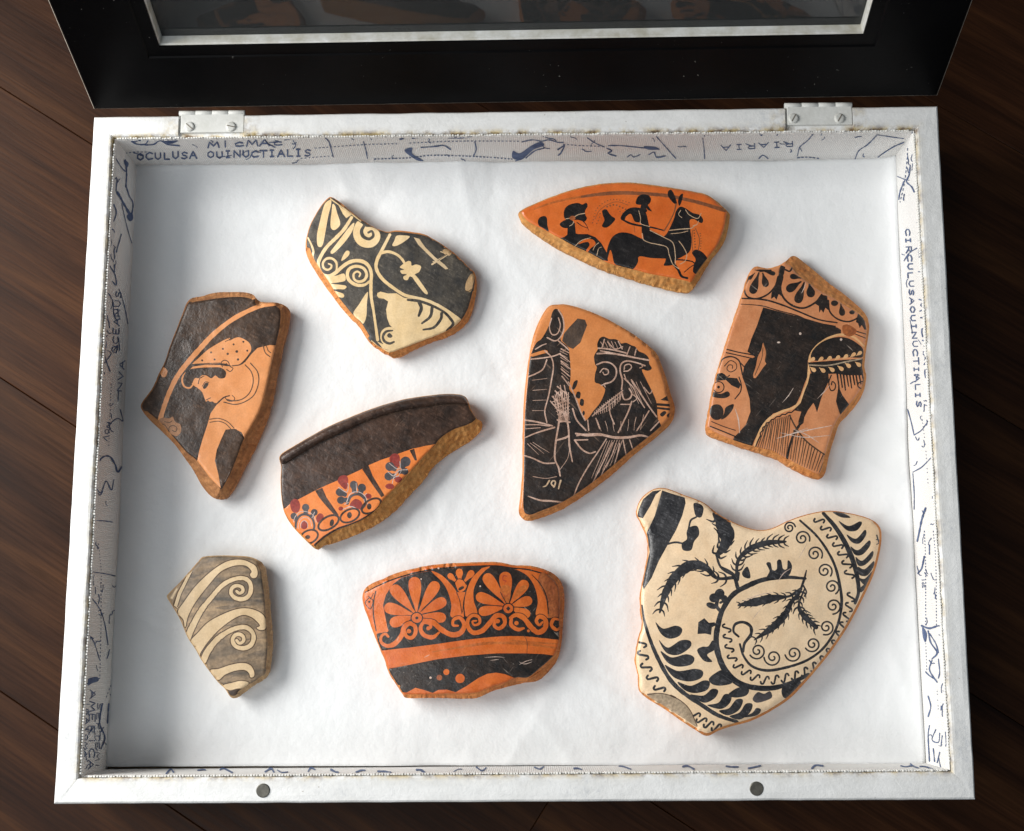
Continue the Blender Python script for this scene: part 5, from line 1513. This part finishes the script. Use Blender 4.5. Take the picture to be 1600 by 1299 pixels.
def sprinkle(seed, pa, pb, qa, qb, n, vertical):
    """small coast and river strokes between the rim line pa-pb and the floor line qa-qb"""
    rr = random.Random(seed)
    out = []
    pa, pb, qa, qb = map(np.array, (pa, pb, qa, qb))
    for _ in range(n):
        t = rr.random(); v = rr.random() ** 1.7 * .9 + .05
        c = (pa * (1 - t) + pb * t) * (1 - v) + (qa * (1 - t) + qb * t) * v
        d = rr.uniform(0, math.pi)
        m = rr.randint(3, 5); st = rr.uniform(2.2, 5.0)
        path = [c]
        for _k in range(m):
            d += rr.uniform(-.9, .9)
            f = (.45, 1.0) if vertical else (1.0, .45)
            path.append(path[-1] + np.array([math.cos(d) * f[0], math.sin(d) * f[1]]) * st)
        out += K(rr.uniform(.8, 1.5), path)
    return out


print_on('back', 'map_line', sprinkle(1, (185., 214.), (1425., 203.), (205., 256.), (1400., 247.), 42, False))
print_on('right', 'map_line', sprinkle(2, (1432., 215.), (1486., 1195.), (1404., 255.), (1449., 1190.), 60, True))
print_on('left', 'map_line', sprinkle(3, (176., 225.), (124., 1205.), (204., 262.), (172., 1196.), 60, True))
# back wall
print_on('back', 'printed_letter', J(text('MicMAc', (325, 231), (446, 227.5), 9, 2.2), text('OCULUSA OUINUCTIALIS', (214, 250), (489, 244), 10.5, 2.4), text('RIARIA', (1240, 221), (1122, 228), 8, 1.5)))
print_on('back', 'map_line', J(
    K(2.2, "203,217 212,225 226,226 232,219"), K(2.0, "226,227 240,226 250,220 262,226 280,228"), blot("254,219 266,215 282,216 276,222 264,225"), K(1.6, "206,222 216,220 228,214"), blot("210,216 220,214 228,217 218,221"), K(2.4, "262,224 274,216 284,214"), K(1.5, "412,214 418,224 430,231"),
    K(1.2, "458,220 462,228 458,233"), K(1.8, "505,213 514,222 518,236 521,246"), K(1.6, "568,222 572,236 574,248"), K(1.5, "556,214 562,216"), blot("624,219 630,208 644,207 634,216"), K(2.6, "645,216 664,213 690,212 708,214 716,216"), K(1.6, "700,216 720,216 742,213"), blot("744,207 758,207 750,213"),
    blot("632,236 644,231 644,240 656,248 662,252 650,250"), K(1.8, "658,231 672,230 682,229 694,228 704,234"), K(1.8, "742,222 744,234 740,244"), blot("802,236 812,240 830,228 845,222 850,228 834,234 820,246 808,250 800,246"), K(1.8, "822,247 836,236 850,232"), K(2.2, "872,234 878,230 882,228 876,240 872,243"), K(1.6, "816,222 832,219 846,221 858,219 872,223 880,223"),
    K(1.3, "918,216 930,224 944,230"), K(1.6, "950,228 970,228 1000,231 1030,234"), blot("1006,229 1024,230 1030,234 1012,234"), K(1.8, "948,232 956,236 950,240 962,244"), K(1.6, "980,246 986,242 990,246 1000,242"), K(1.8, "1014,242 1022,238 1026,246 1040,244"), K(1.5, "1026,214 1040,230 1056,248"), K(1.4, "1098,216 1100,232 1101,248"), K(1.6, "1186,248 1192,243 1200,248"), K(1.8, "1180,204 1190,212"), K(1.5, "1218,205 1214,212"),
    K(1.6, "1272,208 1262,220 1250,230 1246,244"), K(1.5, "1370,212 1356,226 1342,236 1336,249"), K(1.6, "1412,223 1396,230 1380,240 1372,246"), K(1.2, "1370,211 1390,214 1412,217")))
print_on('back', 'map_dash', J(dash("196,240 210,238 232,238", 1.2), dash("492,232 560,227 620,225", 1.2), dash("640,224 720,221 810,221", 1.2), dash("585,249 640,247 680,243 760,246 800,249", 1.7, 2.5, 3), dash("880,226 910,228 938,229", 1.2), dash("470,248 494,246 520,244", 1.0), dash("1246,247 1262,246 1280,248", 1.6, 4, 2)))
# right wall
print_on('right', 'printed_letter', J(text('CIRCULUSAOUINUCTIALIS', (1414, 358), (1432, 640), 7.5, 1.9), text('MOZ.', (1433, 348), (1438, 428), 6, 2.0), text('MicMAc', (1436, 468), (1446, 596), 7, 2.0), text('icEn', (1440, 905), (1442, 925), 5, 1.2)))
print_on('right', 'map_line', J(
    K(2.6, "1424,206 1430,214 1432,226 1428,238"), K(2.2, "1428,236 1434,246 1430,256"), K(2.0, "1422,258 1420,274 1416,284 1424,292 1428,300"), K(1.6, "1412,284 1406,300 1404,312"), K(1.4, "1402,276 1412,280 1420,282"), K(1.5, "1432,388 1420,396 1412,408"), K(1.5, "1418,640 1424,662 1428,680"), K(1.4, "1428,680 1440,672 1450,658"), K(1.4, "1422,600 1428,596"), K(1.4, "1426,738 1440,730 1454,716"),
    K(1.3, "1426,740 1428,770 1428,796"), blot("1456,776 1463,774 1464,784 1458,782"), K(2.6, "1446,794 1440,812 1436,832 1433,846"), blot("1462,796 1466,800 1465,810 1460,804"), K(2.4, "1444,870 1440,888 1434,896"), K(2.0, "1452,852 1452,866"), blot("1467,862 1470,880 1470,896 1467,884"), K(2.6, "1440,978 1452,982 1466,978 1472,980"), blot("1441,980 1448,990 1446,1004 1442,996"), K(2.2, "1450,986 1454,1004 1464,1020 1456,1030"), K(1.8, "1452,990 1462,1006 1466,1020"), K(1.8, "1456,1032 1452,1046 1458,1058 1464,1066"), K(1.8, "1446,1050 1452,1056 1462,1062"), K(1.6, "1466,1030 1468,1050 1466,1060"),
    K(1.8, "1450,1088 1454,1104 1450,1120"), K(1.6, "1452,1134 1450,1150 1452,1190"), K(1.6, "1462,1140 1456,1156 1466,1160 1468,1146"), K(1.6, "1458,1170 1460,1190"), K(1.6, "1468,1176 1464,1192"), K(1.6, "1472,1150 1470,1166")))
print_on('right', 'map_dash', J(dash("1418,232 1416,262 1412,290 1406,316", 1.2, 4, 3), dash("1444,830 1446,880 1446,978", 1.3, 2, 3), dash("1458,830 1462,880 1463,980", 1.2, 2, 3), dash("1446,1000 1448,1050", 1.0, 2, 3), dash("1440,650 1446,700 1450,760", 1.0, 1.5, 4), dash("1464,1080 1466,1110", 1.0, 1.5, 3)))
# left wall
print_on('left', 'printed_letter', J(text('OCEANUS', (184, 552), (190, 452), 9, 1.6), text('AMERiCA', (141, 1078), (138, 1206), 9, 1.5), text('iSATOMA', (135, 1096), (131, 1186), 5, 1.1), text('SEPTEMi', (152, 1098), (149, 1206), 6, 1.1), text('NVA', (190, 612), (196, 560), 7, 1.4), text('NOV', (168, 660), (160, 690), 7, 1.2)))
print_on('left', 'map_line', J(
    K(1.5, "180,246 190,262 196,268"), K(2.2, "196,250 198,270 197,292"), blot("194,250 201,255 199,262 195,258"), K(1.8, "197,290 202,306 208,318 206,336"), K(3.2, "184,300 192,316 200,330 206,342"), blot("198,338 206,332 208,342 203,346"), K(1.5, "183,280 182,300 190,312"), K(1.6, "178,320 182,332 178,346"), K(1.5, "190,366 186,380 182,394"), K(1.1, "190,318 200,360 206,380"), K(1.6, "172,416 180,430 182,446 176,440"), K(1.8, "168,456 176,470 178,490 182,500"), K(1.3, "186,452 194,476 200,506"),
    K(1.8, "160,520 166,536 164,556 172,580"), K(1.6, "168,562 174,552 168,548"), K(1.6, "178,548 184,540 182,552"), K(1.5, "172,662 184,654 192,658 188,640"), K(2.4, "152,724 162,714 172,714 180,726 184,738 190,730"), K(1.8, "150,762 158,770 166,752 174,766 178,750"), K(2.0, "148,764 156,774 160,768"), K(1.6, "144,814 160,814 176,816"), K(1.5, "145,894 160,896 180,900"), K(1.4, "140,930 156,952 164,976 169,1008"), K(1.4, "138,990 148,1006 156,1032"), blot("132,1066 140,1060 152,1058 154,1064 144,1068 136,1072"), K(2.2, "134,1070 146,1064 156,1060"), K(2.0, "160,1100 156,1130 164,1152 158,1170"), K(1.8, "170,1100 168,1130")))
print_on('left', 'map_dash', J(dash("174,600 172,650 170,700", 1.0, 2, 3), dash("154,850 158,890 158,920", 1.0, 2, 3), dash("158,910 158,980 156,1060", 1.0, 3, 3), dash("166,1090 176,1064", 1.0, 3, 3)))
# front wall: only the turned-over top of the strip shows
rf = random.Random(5)
sh = []
xx = 150
while xx < 1470:
    yb = 1212 - (xx - 150) * .0075
    if rf.random() < .5:
        sh += K(rf.uniform(1.5, 3.2), [(xx, yb + rf.uniform(-9, -2)), (xx + rf.uniform(4, 9), yb - rf.uniform(3, 10)), (xx + rf.uniform(10, 20), yb - rf.uniform(1, 9))])
    xx += rf.uniform(14, 40)
print_on('front', 'map_line', sh)
